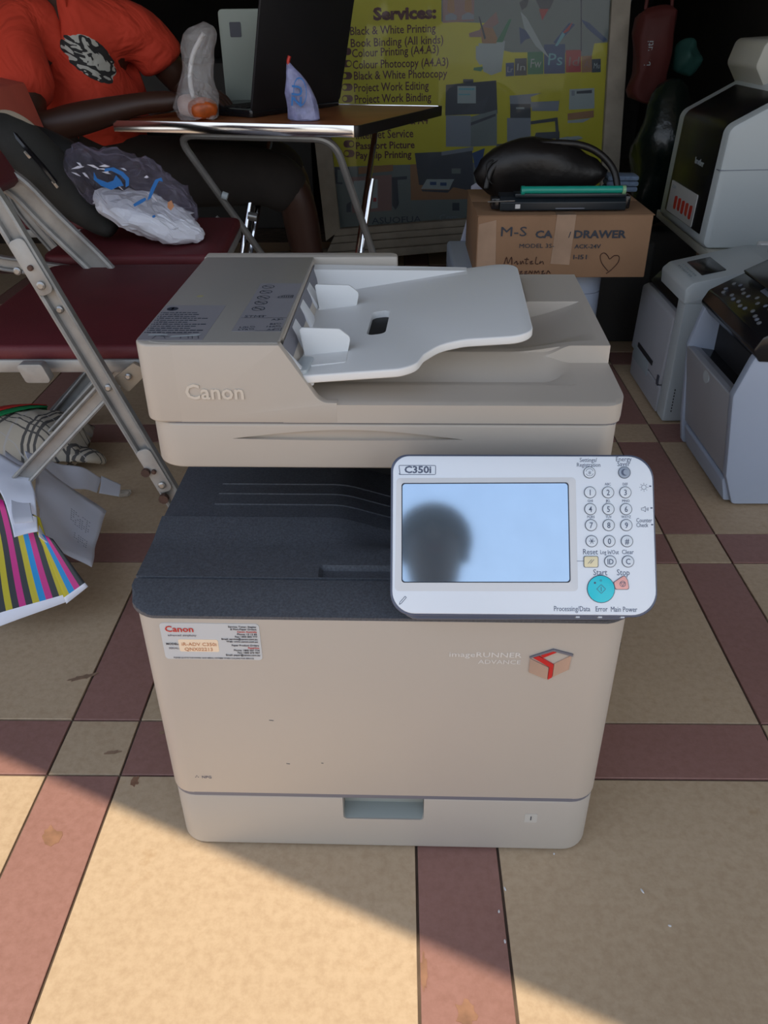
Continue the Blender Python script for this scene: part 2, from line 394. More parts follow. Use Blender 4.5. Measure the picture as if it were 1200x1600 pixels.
obj('side_housing', bm, M['beige_grey'], pr)
bm = bmesh.new(); box(bm, DW-.002, DW+.010, .07, .12, .055, .104, bev=.003); obj('side_latch', bm, M['off_white'], pr)
bm = bmesh.new(); prism(bm, rpoly([(DW-.006, .30), (DW+.003, .30), (DW+.003, .31), (DW-.006, .325)], 0), 'y', .03, .042)
obj('chipped_corner', bm, M['dark'], pr)
# black output tray: a sculpted surface
def hs(x, y):
    z = .3725
    if y < .05: z -= .009*(1-y/.05)**1.5
    if .0505 < y < .0545: z -= .003
    if y > .12:
        z += .0065*min(1, (y-.12)/.044) 
        for yy_ in (.199, .224, .248):
            if x > .045 and abs(y-yy_) < .0016: z += .0014
    if y > .164: z -= .0045
    if x > .185 and y > .11:
        q = (x-.185); q = q*q/.06 if q < .03 else q-.015
        z -= min(.30*q, .045)*min(1, (y-.11)/.03)
    if x > .184 and .0555 < y < .078: z -= .006*min(1, (x-.184)/.004)*min(1, (y-.0555)/.003)*min(1, (.078-y)/.003)
    return z
xs = sorted(set([round(-.009+i*.006, 4) for i in range(86)]+[.183, .184, .186, .188, .190, .0445, .0455]))
ys = sorted(set([round(i*.01, 4) for i in range(42)]+[.003, .006, .0502, .0508, .0542, .0548, .0556, .0586, .0749, .0779, .12, .1635, .1643]+[round(b+d, 4) for b in (.199, .224, .248) for d in (-.0017, -.0013, .0013, .0017)]))
X0, X1, RR = xs[0], .509, .04
xs = [x for x in xs if x < X1]+[X1]
def yf(x):
    dd = min(x-X0, X1-x)
    return -.001 if dd >= RR else RR-math.sqrt(max(0, RR*RR-(RR-dd)**2))-.001
bm = bmesh.new(); G = []
for x in xs:
    f0 = yf(x); G.append([bm.verts.new((x, max(y, f0)+(0 if y > f0 else -1e-6*j), hs(x, max(y, 0)) if y > f0 else hs(x, max(y, 0)))) for j, y in enumerate(ys)])
for a, b in zip(G, G[1:]):
    for j in range(len(ys)-1):
        try: bm.faces.new((a[j], b[j], b[j+1], a[j+1]))
        except ValueError: pass
# skirt
rim = [g[0] for g in G]; low = [bm.verts.new((v.co.x*.992+.002, v.co.y+.003, .3585)) for v in rim]
mid = [bm.verts.new((v.co.x, v.co.y, v.co.z-.0035)) for v in rim]
for i in range(len(rim)-1):
    bm.faces.new((rim[i], rim[i+1], mid[i+1], mid[i])); bm.faces.new((mid[i], mid[i+1], low[i+1], low[i]))
for gg in (G[0], G[-1]):
    lw = [bm.verts.new((v.co.x, v.co.y, .3585)) for v in gg]
    for i in range(len(gg)-1): bm.faces.new((gg[i], gg[i+1], lw[i+1], lw[i]))
bmesh.ops.remove_doubles(bm, verts=bm.verts, dist=2e-5)
obj('output_tray', bm, M['charcoal'], pr, smooth=.5)
bm = bmesh.new()
box(bm, .004, .30, .30, .415, .36, .466); box(bm, .30, .497, .17, .415, .33, .466)
obj('rear_column', bm, M['dark'], pr)
# scanner
SX0, SX1, SY0, SY1 = .0065, .4975, .12, .46
sp = [(SX0, SY0), (SX1, SY0), (SX1, SY1), (SX0, SY1)]
bm = bmesh.new(); prism(bm, rpoly([(SX0+.001, SY0+.001), (SX1-.004, SY0+.001), (SX1-.004, SY1), (SX0+.001, SY1)], [.034, .022, .01, .01], 8), 'z', .467, .5185, bev=.0025, seg=3)
sc = obj('scanner_body', bm, M['beige'], pr)
c = bmesh.new()
arc = [(.095+.24*i/24, .5015-.0015*math.sin(PI*i/24)) for i in range(25)]+[(.335-.24*i/24, .5015+.0105*math.sin(PI*i/24)) for i in range(1, 24)]
prism(c, arc, 'y', .11, .1255)
vv = [v for v in c.verts if v.co.y > .12]
for v in vv: v.co.y = .1262-.0035*max(0, (v.co.z-.5015)/.0105)
carve(sc, c)
bm = bmesh.new(); prism(bm, rpoly([(SX0+.003, SY0+.003), (SX1-.003, SY0+.003), (SX1-.003, SY1-.003), (SX0+.003, SY1-.003)], [.03, .02, .01, .01]), 'z', .516, .5215)
obj('seam_gap', bm, M['ink_soft'], pr)
# platen cover (sculpted right side)
def ss(a, b, x):
    t = max(0, min(1, (x-a)/(b-a))); return t*t*(3-2*t)
def hc(x, y):
    rimz = .566+.050*(y-.22)
    flat = .5415+.05*(y-.12)                                 # front lip
    if y < .165: z = flat
    else:
        w_ = ss(.425, .456, x)                               # right end of the front recess
        if y < .196: zr = flat-.011*ss(.165, .169, y)
        else: zr = .533+.0245*min(1, (y-.196)/.030)
        zf = flat if y < .222 else rimz
        z = zr*(1-w_)+zf*w_
    if y >= .226:
        t = ss(.39, .475, x); lip = .5575+(rimz-.5575)*t
        z = lip if y < .236 else rimz
        if y > .358: z = .552+(rimz-.552)*ss(.395, .425, x)
        if .236 <= y <= .358 and x < .486:
            r = max(0, (x-.375)/.111); pz = .546+(rimz-.546)*r**1.8
            z = min(pz, rimz) if y > .2365 else lip
            if y < .262: q = (y-.236)/.026; z = lip*(1-q)+z*q if z < lip else z
        elif y < .236: z = lip
    return z
X0, X1, RR = .150, SX1, .022
xs = [X0+(X1-X0)*i/70 for i in range(71)]+[.4855, .4865, .425, .456]; xs = sorted(xs)
ys = sorted(set([round(.12+i*.0045, 5) for i in range(76)]+[.4605, .165, .167, .169, .1955, .1965, .2215, .2222, .2258, .2262, .2358, .2362, .357, .3578, .3584]))
def yf2(x):
    dd = X1-x
    return SY0 if dd >= RR else SY0+RR-math.sqrt(max(0, RR*RR-(RR-dd)**2))
bm = bmesh.new(); G = []
for x in xs:
    f0 = yf2(x); col = []
    for j, y in enumerate(ys):
        ye = max(y, f0); col.append(bm.verts.new((x, ye, hc(x, ye)-(.0012 if ye-f0 < .001 else 0))))
    G.append(col)
for a, b in zip(G, G[1:]):
    for j in range(len(ys)-1):
        try: bm.faces.new((a[j], b[j], b[j+1], a[j+1]))
        except ValueError: pass
for gg in ([g[0] for g in G], G[0], G[-1], [g[-1] for g in G]):
    lw = [bm.verts.new((v.co.x, v.co.y, .5205)) for v in gg]
    for i in range(len(gg)-1): bm.faces.new((gg[i], gg[i+1], lw[i+1], lw[i]))
bmesh.ops.remove_doubles(bm, verts=bm.verts, dist=2e-5)
obj('platen_cover', bm, M['beige'], pr, smooth=.5)
# document feeder, left block
bm = bmesh.new()
prism(bm, rpoly([(SX0, .520), (.172, .520), (.170, .556), (.150, .600), (SX0, .600)], [0, 0, .004, .004, 0]), 'y', SY0+.034, SY1-.012, bev=.0)
prism(bm, rpoly([(SX0, SY0), (.149, SY0), (.149, .16), (SX0, .16)], [.034, 0, 0, 0], 8), 'z', .520, .6035, bev=.0025, seg=3)
obj('feeder_cover', bm, M['beige'], pr)
bm = bmesh.new()
prism(bm, rpoly([(.045, .5205), (.206, .5205), (.206, .5425), (.189, .543), (.1515, .6032), (.045, .6032)], [0, 0, 0, .02, .002, 0], 6), 'y', SY0-.0003, SY0+.0115, bev=.0012)
obj('front_cheek', bm, M['beige'], pr)
bm = bmesh.new()
prism(bm, rpoly([(SX0+.002, SY0+.004), (.150, SY0+.004), (.152, .4475), (SX0+.002, .4475)], [.03, .001, .001, .004], 8), 'z', .6005, .6045, bev=.0015)
obj('feeder_lid', bm, M['top_grey'], pr)
bm = bmesh.new()
prism(bm, rpoly([(.006, .449), (.262, .449), (.262, .4725), (.006, .4725)], [0, .003, .012, .003]), 'z', .575, .6045, bev=.003)
obj('rear_hinge_cover', bm, M['beige_grey'], pr)
bm = bmesh.new()
prism(bm, [(.152, .556), (.166, .556), (.158, .585), (.1525, .597)], 'y', .135, .44)
obj('feed_slot', bm, M['ink_soft'], pr)
for yy_ in (.20, .27, .34):
    bm = bmesh.new(); prism(bm, [(.154, .594), (.166, .574), (.168, .562), (.156, .574)], 'y', yy_, yy_+.03, bev=.001); obj('feed_rib', bm, M['panel_rim'], pr)
for yy_ in (.13, .425):
    bm = bmesh.new(); prism(bm, rpoly([(.152, .597), (.178, .566), (.184, .557), (.17, .556), (.150, .590)], .002), 'y', yy_, yy_+.008, bev=.001)
    obj('feed_guide_lip', bm, M['panel_rim'], pr)
# white document tray
TS = math.atan(.13)
tr = [(.168, .1255), (.270, .1135), (.286, .122), (.293, .145), (.310, .168), (.335, .1745), (.405, .164), (.4165, .440), (.152, .440)]
tr = rpoly(tr, [.003, .02, .02, .02, .03, .03, .022, .03, .003], 8)
bm = bmesh.new(); prism(bm, tr, 'z', -.009, 0, bev=.002, seg=3)
for v in bm.verts: v.co.z += .5695+.125*(v.co.x-.17)
ty = obj('document_tray', bm, M['tray_white'], pr)
c = bmesh.new(); prism(c, rpoly([(.231, .222), (.252, .222), (.256, .302), (.235, .302)], .008), 'z', .55, .60); carve(ty, c)
bm = bmesh.new(); prism(bm, rpoly([(.229, .220), (.254, .220), (.258, .304), (.233, .304)], .009), 'z', .5645, .5655)
for v in bm.verts: v.co.z += .125*(v.co.x-.2)
obj('hole_backing', bm, M['dark'], ty)
bm = bmesh.new()   # raised rear rail, tapering to the right
def rsec(x, h):
    base = .5690+.125*(x-.17); return [bm.verts.new(p) for p in ((x, .398, base), (x, .424, base+h*.92), (x, .440, base+h), (x, .440, base-.004))]
r0, r1_ = rsec(.1535, .030), rsec(.352, .0012)
for i in range(4): bm.faces.new((r0[i], r0[(i+1) % 4], r1_[(i+1) % 4], r1_[i]))
bm.faces.new(r0); bm.faces.new(r1_)
obj('rear_rail', bm, M['tray_white'], ty, smooth=False)
def guide(y0, lean, flip):
    bm = bmesh.new(); z0 = .571
    prism(bm, rpoly([(.1685, z0-.002), (.214, z0+.0035), (.2170, z0+.018), (.205, z0+.0265), (.163, z0+.0275)], [.001, .001, .006, .004, .003], 6), 'y', y0, y0+.003, bev=.0006)
    for v in bm.verts: v.co.y += (v.co.z-z0)*lean
    prism(bm, rpoly([(.166, y0-.03*flip), (.214, y0-.03*flip), (.214, y0+.001), (.166, y0+.001)] if flip > 0 else [(.166, y0), (.214, y0), (.214, y0+.03), (.166, y0+.03)], .002), 'z', z0-.002, z0+.0004)
    for v in bm.verts:
        if v.co.z < z0+.0007 and abs(v.co.z-(z0+.0004)) < .0032: v.co.z += .125*(v.co.x-.172)*.8
    return obj('paper_guide', bm, M['tray_white'], ty)
guide(.178, .25, 1); guide(.336, .25, -1)
bm = bmesh.new(); prism(bm, rpoly([(.160, .128), (.176, .128), (.180, .168), (.166, .168)], .004), 'z', .566, .5745, bev=.002); obj('guide_foot', bm, M['off_white'], ty)
# lettering on the casework
def FM(x, z, y=0): return T(x, y-.0004, z) @ FRONT
bm = bmesh.new(); text(bm, 'Canon', T(.0530, .1195, .5470) @ RX(PI/2), .0225, 'LEFT', 1.0, bold=.018, ext=.0011)
obj('raised_lettering', bm, M['emboss'], pr)
bm = bmesh.new(); prism(bm, rpoly([(.0275, .3065), (.1290, .3065), (.1290, .3545), (.0275, .3545)], .004), 'y', -.0006, .001)
stk = obj('service_sticker', bm, M['sticker'], door)
bm = bmesh.new(); prism(bm, rpoly([(.044, .3172), (.085, .3172), (.085, .3335), (.044, .3335)], .002), 'y', -.0009, 0)
obj('peach_patch', bm, M['peach'], door)
mats = [M['ink'], M['red_ink'], M['orange_ink'], M['silver_print'], M['ink_soft']]
bm = bmesh.new()
Y_ = -.0012
def ft(s, x, z, sz, al='LEFT', sx=1, b=0, mi=0): text(bm, s, T(x, Y_, z) @ FRONT, sz, al, sx, b*.5, .0001, 2, mi)
ft('Canon', .0325, .3437, .0105, sx=1.05, b=.03, mi=1)
ft('advanced simplicity', .0345, .3378, .0036, sx=1.05, mi=4)
ft('MODEL:', .0310, .3262, .0037, b=.02); ft('SERIAL:', .0330, .3205, .0034, mi=4)
ft('iR-ADV C350i', .0468, .3252, .0062, mi=2); ft('QNX02213', .0490, .3185, .0062, mi=2)
for i, (s, mi) in enumerate((('Service, Toner, Staples', 0), ('& Non-Paper Orders', 0), ('Canon Australia', 1), ('Phone: 13 13 83', 0), ('Fax: 1800 855 777', 0), ('Email: service@canon.com.au', 0), ('Web: www.canon.com.au', 0))):
    ft(s, .1262, .3500-.00325*i, .0031, 'RIGHT', 1.0, .02, mi)
for i, (s, mi) in enumerate((('Paper Product Orders', 0), ('Paperlinx', 1), ('Phone: 1800 007 774', 0), ('Fax: 1800 675 937', 0), ('Email: paper@canon.com.au', 0))):
    ft(s, .1268, .3255-.0033*i, .0031, 'RIGHT', 1.0, .02, mi)
ft('PLEASE QUOTE THE MODEL AND SERIAL NUMBER WHEN CALLING FOR SERVICE', .0780, .3080, .0024, 'CENTER', .96)
Y_ = -.0003
ft('imageRUNNER', .3955, .3145, .0092, 'RIGHT', 1.28, .01, 3); ft('ADVANCE', .3955, .3055, .0078, 'RIGHT', 1.2, 0, 3)
ft('NPG', .0415, .1225, .0058, b=.02, mi=4)
for a, b in ((0, 0), (.003, 0), (.0015, .0022)): text(bm, '•', T(.0345+a, Y_, .1222+b) @ FRONT, .006, 'CENTER', 1, 0, .0001, 1, 4)
for x, z, l in ((.128, .219, .005), (.142, .150, .004), (.182, .152, .0025)):
    prism(bm, [(x, z), (x+l, z-.0006), (x+l, z-.0012), (x, z-.0004)], 'y', -.0004, 0, mi=0)
obj('door_print', bm, mats, door)
bm = bmesh.new(); prism(bm, rpoly([(.4195, .055), (.4345, .055), (.4345, .070), (.4195, .070)], .001), 'y', -.0004, .001)
obj('number_sticker', bm, mat('clear_beige_sticker', (.50, .49, .45, 1), .2), cas)
bm = bmesh.new(); text(bm, '1', T(.427, -.0006, .0595) @ FRONT, .0095, 'CENTER', 1, .01, .0001); obj('drawer_print', bm, M['ink'], cas)
# folded-page emblem
ex, ez = .403, .300
E = lambda u, v: (.4255+(u-860)*.00068, .3065-(v-1037)*.00083)
bm = bmesh.new()
def pf(pts, mi, y=-.0016): prism(bm, [E(*p) for p in pts], 'y', y, 0, mi=mi)

pf([(829, 1028), (858, 1042), (858, 1062), (829, 1050)], 0)
pf([(833, 1026), (841, 1023), (865, 1037), (859, 1041)], 1, -.0018)
pf([(859, 1041), (865, 1037), (865, 1058), (859, 1062)], 1, -.0018)
pf([(866, 1036), (890, 1022), (889, 1045), (866, 1058)], 0, -.0012)
pf([(843, 1021), (863, 1013), (867, 1017), (848, 1026)], 1, -.0018)
pf([(828, 1027), (828, 1025), (862, 1012), (892, 1020), (892, 1023), (862, 1015)], 3, -.002)
obj('emblem', bm, [M['emblem_rose'], M['emblem_red'], M['silver_print'], M['ink_soft']], door)
# stickers on the feeder lid
ZT = .6047
bm = bmesh.new(); prism(bm, rpoly([(.0095, .130), (.0750, .130), (.0765, .241), (.0105, .241)], .001), 'z', .604, ZT); obj('caution_sticker', bm, M['sticker_grey'], pr)
bm = bmesh.new(); prism(bm, rpoly([(.0985, .156), (.1485, .156), (.1505, .326), (.1015, .326)], .001), 'z', .604, ZT); obj('format_sticker', bm, M['sticker_grey'], pr)
bm = bmesh.new()
def tt(s, x, y, sz, al='LEFT', sx=1, b=0, mi=0): text(bm, s, T(x, y, ZT+.0001), sz, al, sx, b, .0001, 2, mi)
lathe(bm, [(.0062, ZT), (.0062, ZT+.0002)], (.0205, .228, 0), sx=1, sy=1.0)
tt('!', .0205, .2235, .0125, 'CENTER', 1, .03, 1)
random.seed(8)
for i in range(11):
    x = .0135+.001*(i % 2); y = .214-.0063*i; end = x+random.uniform(.032, .052)*(1 if i != 8 else 1.1)
    box(bm, x-.0022, x-.0010, y, y+.0018, ZT, ZT+.0002)
    while x < end:
        l = random.uniform(.0016, .0065); box(bm, x, x+l, y, y+.0017+random.uniform(0, .001), ZT, ZT+.0002); x += l+.0011
def line(pts, w=.0007, mi=0, z=None):
    z = z or ZT
    for (a, b), (c_, d) in zip(pts, pts[1:]):
        v = Vector((c_-a, d-b)); n = Vector((-v.y, v.x)).normalized()*w/2
        q = [(a-n.x, b-n.y), (c_-n.x, d-n.y), (c_+n.x, d+n.y), (a+n.x, b+n.y)]
        vs = [bm.verts.new((p[0], p[1], z+.0002)) for p in q]; bm.faces.new(vs).material_index = mi
line([(.024, .133), (.026, .143), (.034, .140), (.037, .134)]); line([(.031, .147), (.040, .150), (.058, .147)]); line([(.052, .134), (.051, .142), (.058, .142), (.060, .134)])
line([(.064, .134), (.062, .142), (.068, .142), (.070, .134)]); line([(.030, .143), (.040, .139), (.043, .141)])
for q in ([(.0175, .142), (.0365, .143), (.0365, .147), (.0175, .146)], [(.040, .137), (.068, .142), (.070, .1475), (.042, .1415)]):
    vs = [bm.verts.new((a, b, ZT+.0003)) for a, b in q]; bm.faces.new(vs).material_index = 1
for i, yc in enumerate((.311, .2905, .2695, .250, .229)):
    xc = .1125+.0004*i
    a = [(xc+.0068*math.cos(t*PI/8), yc+.0068*math.sin(t*PI/8)) for t in range(17)]; line(a, .0011)
    line([(xc-.0045, yc+.0045), (xc+.0045, yc-.0045)], .0011); line([(xc-.0045, yc-.001), (xc-.002, yc+.002), (xc+.001, yc-.001), (xc+.0045, yc+.001)], .0009)
line([(.130, .268), (.130, .272), (.137, .278), (.146, .278), (.146, .268), (.130, .268)], .0011)
for x in (.134, .1365, .139, .1415, .144): line([(x, .270), (x, .276)], .0011)
tt('STMT', .1035, .200, .0085, sx=1.1); tt('A3', .134, .190, .0075); tt('B5', .134, .176, .0065); tt('16K', .131, .168, .0065); tt('A4', .134, .159, .0065)
tt('LGL', .1045, .166, .0062); tt('LTR', .1045, .159, .0062)
for x, y in ((.1200, .2025), (.142, .192), (.142, .178), (.1425, .170), (.142, .161), (.1165, .168), (.1165, .161)): line([(x, y), (x+.004, y), (x+.003, y+.003), (x-.001, y+.003), (x, y)], .0006)
line([(.1010, .198), (.149, .198)], .0006); line([(.1225, .1575), (.1480, .1575)], .0006); line([(.145, .166), (.1483, .166), (.1483, .1575)], .0006)
obj('lid_print', bm, [M['ink'], M['off_white']], pr)['kind'] = 'stuff'
bm = bmesh.new(); lathe(bm, [(.004, ZT-.001), (.004, ZT-.0001)], (.040, .275, 0)); obj('yellow_stain', bm, mat('yellow_stain', (.36, .33, .17, 1), .5), pr)

# ---- control panel (local frame: x right, y up the panel, z out of it)
cp = bpy.data.objects.new('control_panel', None)
PW, PHH = .2551, .1572
bm = bmesh.new()
pout = rpoly([(0, 0), (PW, 0), (PW, PHH), (0, PHH)], [.022, .024, .024, .016], 10)
prism(bm, pout, 'z', -.022, .0, bev=.0018, seg=3)
prism(bm, rpoly([(.004, -.004), (PW-.012, -.003), (PW-.02, .10), (.02, .10)], .02), 'z', -.030, -.018, bev=.003)
cp = obj('control_panel', bm, M['bezel'], pr)
ax = Vector((.99999, .00267, .00338)).normalized(); ay = Vector((-.00431, .62044, .78425)).normalized(); az = ax.cross(ay)
mm = Matrix((ax, ay, az)).transposed().to_4x4(); mm.translation = Vector((.2619, -.022, .385)); cp.matrix_local = mm
def inset(poly, d):
    cx_ = PW/2; cy_ = PHH/2
    return [(cx_+(x-cx_)*(1-2*d/PW), cy_+(y-cy_)*(1-2*d/PHH)) for x, y in poly]
bm = bmesh.new(); prism(bm, inset(pout, .0021), 'z', -.001, .0022, bev=.001); face = obj('panel_face', bm, M['panel_white'], cp)
def U(u, v):                       # face layout units to panel metres
    q = 2.5162514e-05*u+.00010056085*v+1
    return ((.00068278752*u+4.3178154e-06*v-.42028033)/q, (5.1955282e-06*u-.00067713679*v+.64816427)/q)
ZP = .0022
def ring_plate(bm, outer, inner, z0, z1, mi=0):
    n = len(outer); a = [bm.verts.new((*p, z0)) for p in outer]; b = [bm.verts.new((*p, z1)) for p in inner]
    for i in range(n): bm.faces.new((a[i], a[(i+1) % n], b[(i+1) % n], b[i])).material_index = mi
scr = [U(629, 909), U(889, 909), U(886, 756), U(629, 757)]
o1 = rpoly([(scr[0][0]-.0075, scr[0][1]-.009), (scr[1][0]+.008, scr[1][1]-.009), (scr[2][0]+.008, scr[2][1]+.006), (scr[3][0]-.006, scr[3][1]+.006)], .004)
o2 = rpoly([(scr[0][0]-.001, scr[0][1]-.001), (scr[1][0]+.001, scr[1][1]-.001), (scr[2][0]+.001, scr[2][1]+.001), (scr[3][0]-.001, scr[3][1]+.001)], .003)
bm = bmesh.new(); ring_plate(bm, o1, o2, ZP+.0001, ZP+.0012)
prism(bm, o1, 'z', ZP-.0006, ZP+.00005)
obj('screen_rim', bm, M['panel_rim'], face)
bm = bmesh.new(); prism(bm, o2, 'z', ZP, ZP+.0004); obj('screen_gasket', bm, M['ink'], face)
bm = bmesh.new(); prism(bm, rpoly(scr, .003), 'z', ZP, ZP+.0007); obj('touch_screen', bm, M['screen'], face)
def key(u, v, r=.0058, m='key_face', name='key'):
    x, y = U(u, v); bm = bmesh.new()
    lathe(bm, [(r, ZP-.001), (r, ZP+.0006), (r-.0001, ZP+.0007)], (x, y, 0), 24)
    fs = len(bm.faces)
    lathe(bm, [(r-.00065, ZP), (r-.00065, ZP+.0011), (r-.0012, ZP+.0013)], (x, y, 0), 24)
    bm.faces.ensure_lookup_table()
    for f in bm.faces[fs:]: f.material_index = 1
    return obj(name, bm, [M['key_rim'], M[m]], face)
KEYS = [(921, 770, '1', ''), (949, 770, '2', 'ABC'), (976, 770, '3', 'DEF'), (921.5, 796, '4', 'GHI'), (949.5, 796, '5', 'JKL'), (977, 796, '6', 'MNO'),
        (922.5, 821, '7', 'PQRS'), (950, 821, '8', 'TUV'), (977.5, 821, '9', 'WXYZ'), (923.5, 846, '', ''), (951, 846, '0', ''), (978.5, 846, '#', ''),
        (952.5, 877.5, 'ID', ''), (980, 877.5, 'C', '')]
pb = bmesh.new()
def pt(s, u, v, sz, al='CENTER', sx=.85, b=0, z=ZP+.0001, mi=0):
    x, y = U(u, v); text(pb, s, T(x, y, z), sz, al, sx, b, .0001, 2, mi)
for u, v, s, l in KEYS:
    key(u, v)
    if s: pt(s, u, v+4.6, .0078 if len(s) == 1 else .0074, z=ZP+.0014, b=.01)
    if l: pt(l, u, v-11, .0036)
for a in range(3):
    x, y = U(923.5, 846); q = T(x, y, ZP+.0014) @ RZ(a*PI/3); v_ = [pb.verts.new(q @ Vector(p)) for p in ((-.0027, -.0003, 0), (.0027, -.0003, 0), (.0027, .0003, 0), (-.0027, .0003, 0))]; pb.faces.new(v_)
key(920, 739, .0058); key(974.5, 739, .0060, 'grey_key')
pt('*', 920.3, 746.5, .0085, z=ZP+.0014); pt('Settings/', 918.5, 722.5, .0058); pt('Registration', 919, 730, .0056); pt('Energy', 973.5, 721.5, .0066); pt('Saver', 973.5, 729, .0066)
def arc_line(bm, cx_, cy_, r, a0, a1, w, z, n=14):
    for i in range(n):
        t0 = a0+(a1-a0)*i/n; t1 = a0+(a1-a0)*(i+1)/n
        v = [bm.verts.new((cx_+rr*math.cos(t), cy_+rr*math.sin(t), z)) for rr, t in ((r-w/2, t0), (r+w/2, t0), (r+w/2, t1), (r-w/2, t1))]; bm.faces.new(v)
x, y = U(920, 739); arc_line(pb, x, y, .0036, .3, 2.9, .0004, ZP+.0014); arc_line(pb, x, y, .0036, 3.5, 6.0, .0004, ZP+.0014)
x, y = U(974.5, 739); n = 12     # crescent moon
oa = [(x+.0034*math.cos(t), y+.0034*math.sin(t)) for t in [PI*.28+PI*1.44*i/n for i in range(n+1)]]; ia = [(x+.0016+.0028*math.cos(t), y+.0002+.0028*math.sin(t)) for t in [PI*.36+PI*1.28*i/n for i in range(n+1)]]
for i in range(n): pb.faces.new([pb.verts.new((*p, ZP+.0014)) for p in (oa[i], oa[i+1], ia[i+1], ia[i])])
pt('Reset', 921.5, 866.5, .0075); pt('Log In/Out', 951.5, 866, .0056, sx=.72); pt('Clear', 980, 866, .0060); pt('Start', 937, 899, .0082); pt('Stop', 973, 899, .0080)
pt('Processing/Data', 893, 955, .0070, sx=.76); pt('Error', 939, 955.5, .0070, sx=.74); pt('Main Power', 974, 956, .0070, sx=.74)
pt('Counter', 1005.5, 816.5, .0058, sx=.75); pt('Check', 1002.5, 824, .0058, sx=.75)
for u, v in ((1015, 762), (1017, 796), (1018, 822)): pt('•', u, v+1.5, .006, sx=1.6)
x, y = U(1005, 762); arc_line(pb, x, y, .0022, 0, 2*PI, .0004, ZP+.0002)
for a in range(8):
    q = T(x, y, ZP+.0002) @ RZ(a*PI/4); pb.faces.new([pb.verts.new(q @ Vector(p)) for p in ((.0031, -.0002, 0), (.0042, -.0002, 0), (.0042, .0002, 0), (.0031, .0002, 0))])
x, y = U(1006, 796)
def pl(pts, w=.0004, z=ZP+.0002):
    for a, b in zip(pts, pts[1:]):
        v = Vector(b)-Vector(a); nn = Vector((-v.y, v.x)).normalized()*w/2
        pb.faces.new([pb.verts.new((*(Vector(p)+s*nn), z)) for p, s in ((a, -1), (b, -1), (b, 1), (a, 1))])
pl([(x-.003, y-.001), (x-.0012, y-.001), (x+.0008, y-.0026), (x+.0008, y+.0026), (x-.0012, y+.001), (x-.003, y+.001), (x-.003, y-.001)])
pl([(x+.0022, y-.0012), (x+.0022, y+.0012)]); pl([(x+.0034, y-.0017), (x+.0034, y+.0017)])
x, y = U(652, 735); pl(rpoly([(x-.0178, y-.0045), (x+.0178, y-.0045), (x+.0178, y+.0045), (x-.0178, y+.0045)], .001)+[(x-.0168, y-.0045)], .0006)
pt('C350i', 653, 739.5, .0095, sx=1.15, b=.03)
x, y = U(629, 938); pl([(x-.003, y-.004), (x-.0025, y-.0018), (x+.0025, y+.0038), (x+.0037, y+.0027), (x-.0012, y-.003), (x-.003, y-.004)], .0005)
pl([U(897, 877), U(911, 877)], .0004)
# reset, start and stop keys
def polykey(pts, m, r, name):
    bm = bmesh.new(); P0 = rpoly([U(*p) for p in pts], r); cx_ = sum(p[0] for p in P0)/len(P0); cy_ = sum(p[1] for p in P0)/len(P0)
    prism(bm, P0, 'z', ZP-.001, ZP+.0007); fs = len(bm.faces)
    prism(bm, [(cx_+(a-cx_)*.92, cy_+(b-cy_)*.92) for a, b in P0], 'z', ZP, ZP+.0012, bev=.0002); bm.faces.ensure_lookup_table()
    for f in bm.faces[fs:]: f.material_index = 1
    return obj(name, bm, [M['key_rim'], M[m]], face)
polykey([(911, 887), (934, 887), (934, 869), (911, 869)], 'yellow_key', .0018, 'reset_key')
key(938, 920.5, .0133, 'turquoise', 'start_key')
polykey([(960, 921.5), (982.5, 921.5), (980, 907), (975, 898), (957, 910)], 'salmon', .0022, 'stop_key')
z_ = ZP+.0015
a_ = U(922, 878); pl([(a_[0]-.0028, a_[1]-.0018), (a_[0]+.0008, a_[1]+.0020)], .0004, z_); pl([(a_[0]-.0006, a_[1]-.0018), (a_[0]+.003, a_[1]+.0020)], .0004, z_)
a_ = U(938, 920.5); pl([(a_[0]-.0042, a_[1]), (a_[0], a_[1]-.0042), (a_[0]+.0042, a_[1]), (a_[0], a_[1]+.0042), (a_[0]-.0042, a_[1])], .0004, z_); pl([(a_[0], a_[1]-.0022), (a_[0], a_[1]+.0022)], .0005, z_)
arc_line(pb, a_[0]-.0058, a_[1]+.0058, .0005, 0, 2*PI, .0010, z_); pl([(a_[0]-.0008, a_[1]+.0075), (a_[0]+.0006, a_[1]+.0075), (a_[0]+.0006, a_[1]+.0088), (a_[0]-.0008, a_[1]+.0088), (a_[0]-.0008, a_[1]+.0075)], .0003, z_)
a_ = U(971.5, 912.5); arc_line(pb, *a_, .0027, 0, 2*PI, .0004, z_); pl([(a_[0]-.0019, a_[1]+.0012), (a_[0]+.0019, a_[1]+.0012), (a_[0], a_[1]-.0021), (a_[0]-.0019, a_[1]+.0012)], .0004, z_)
obj('key_lettering', pb, M['bezel'], face, smooth=False)['kind'] = 'stuff'
bm = bmesh.new()
for u in (903, 938, 973): a_ = U(u, 961.5); box(bm, a_[0]-.0018, a_[0]+.0018, -.0008, .0022, -.006, -.0005)
obj('status_light', bm, M['sticker'], cp)
bm = bmesh.new(); box(bm, .31, .47, .03, .09, .37, .44, bev=.004); obj('panel_arm', bm, M['dark'], pr)
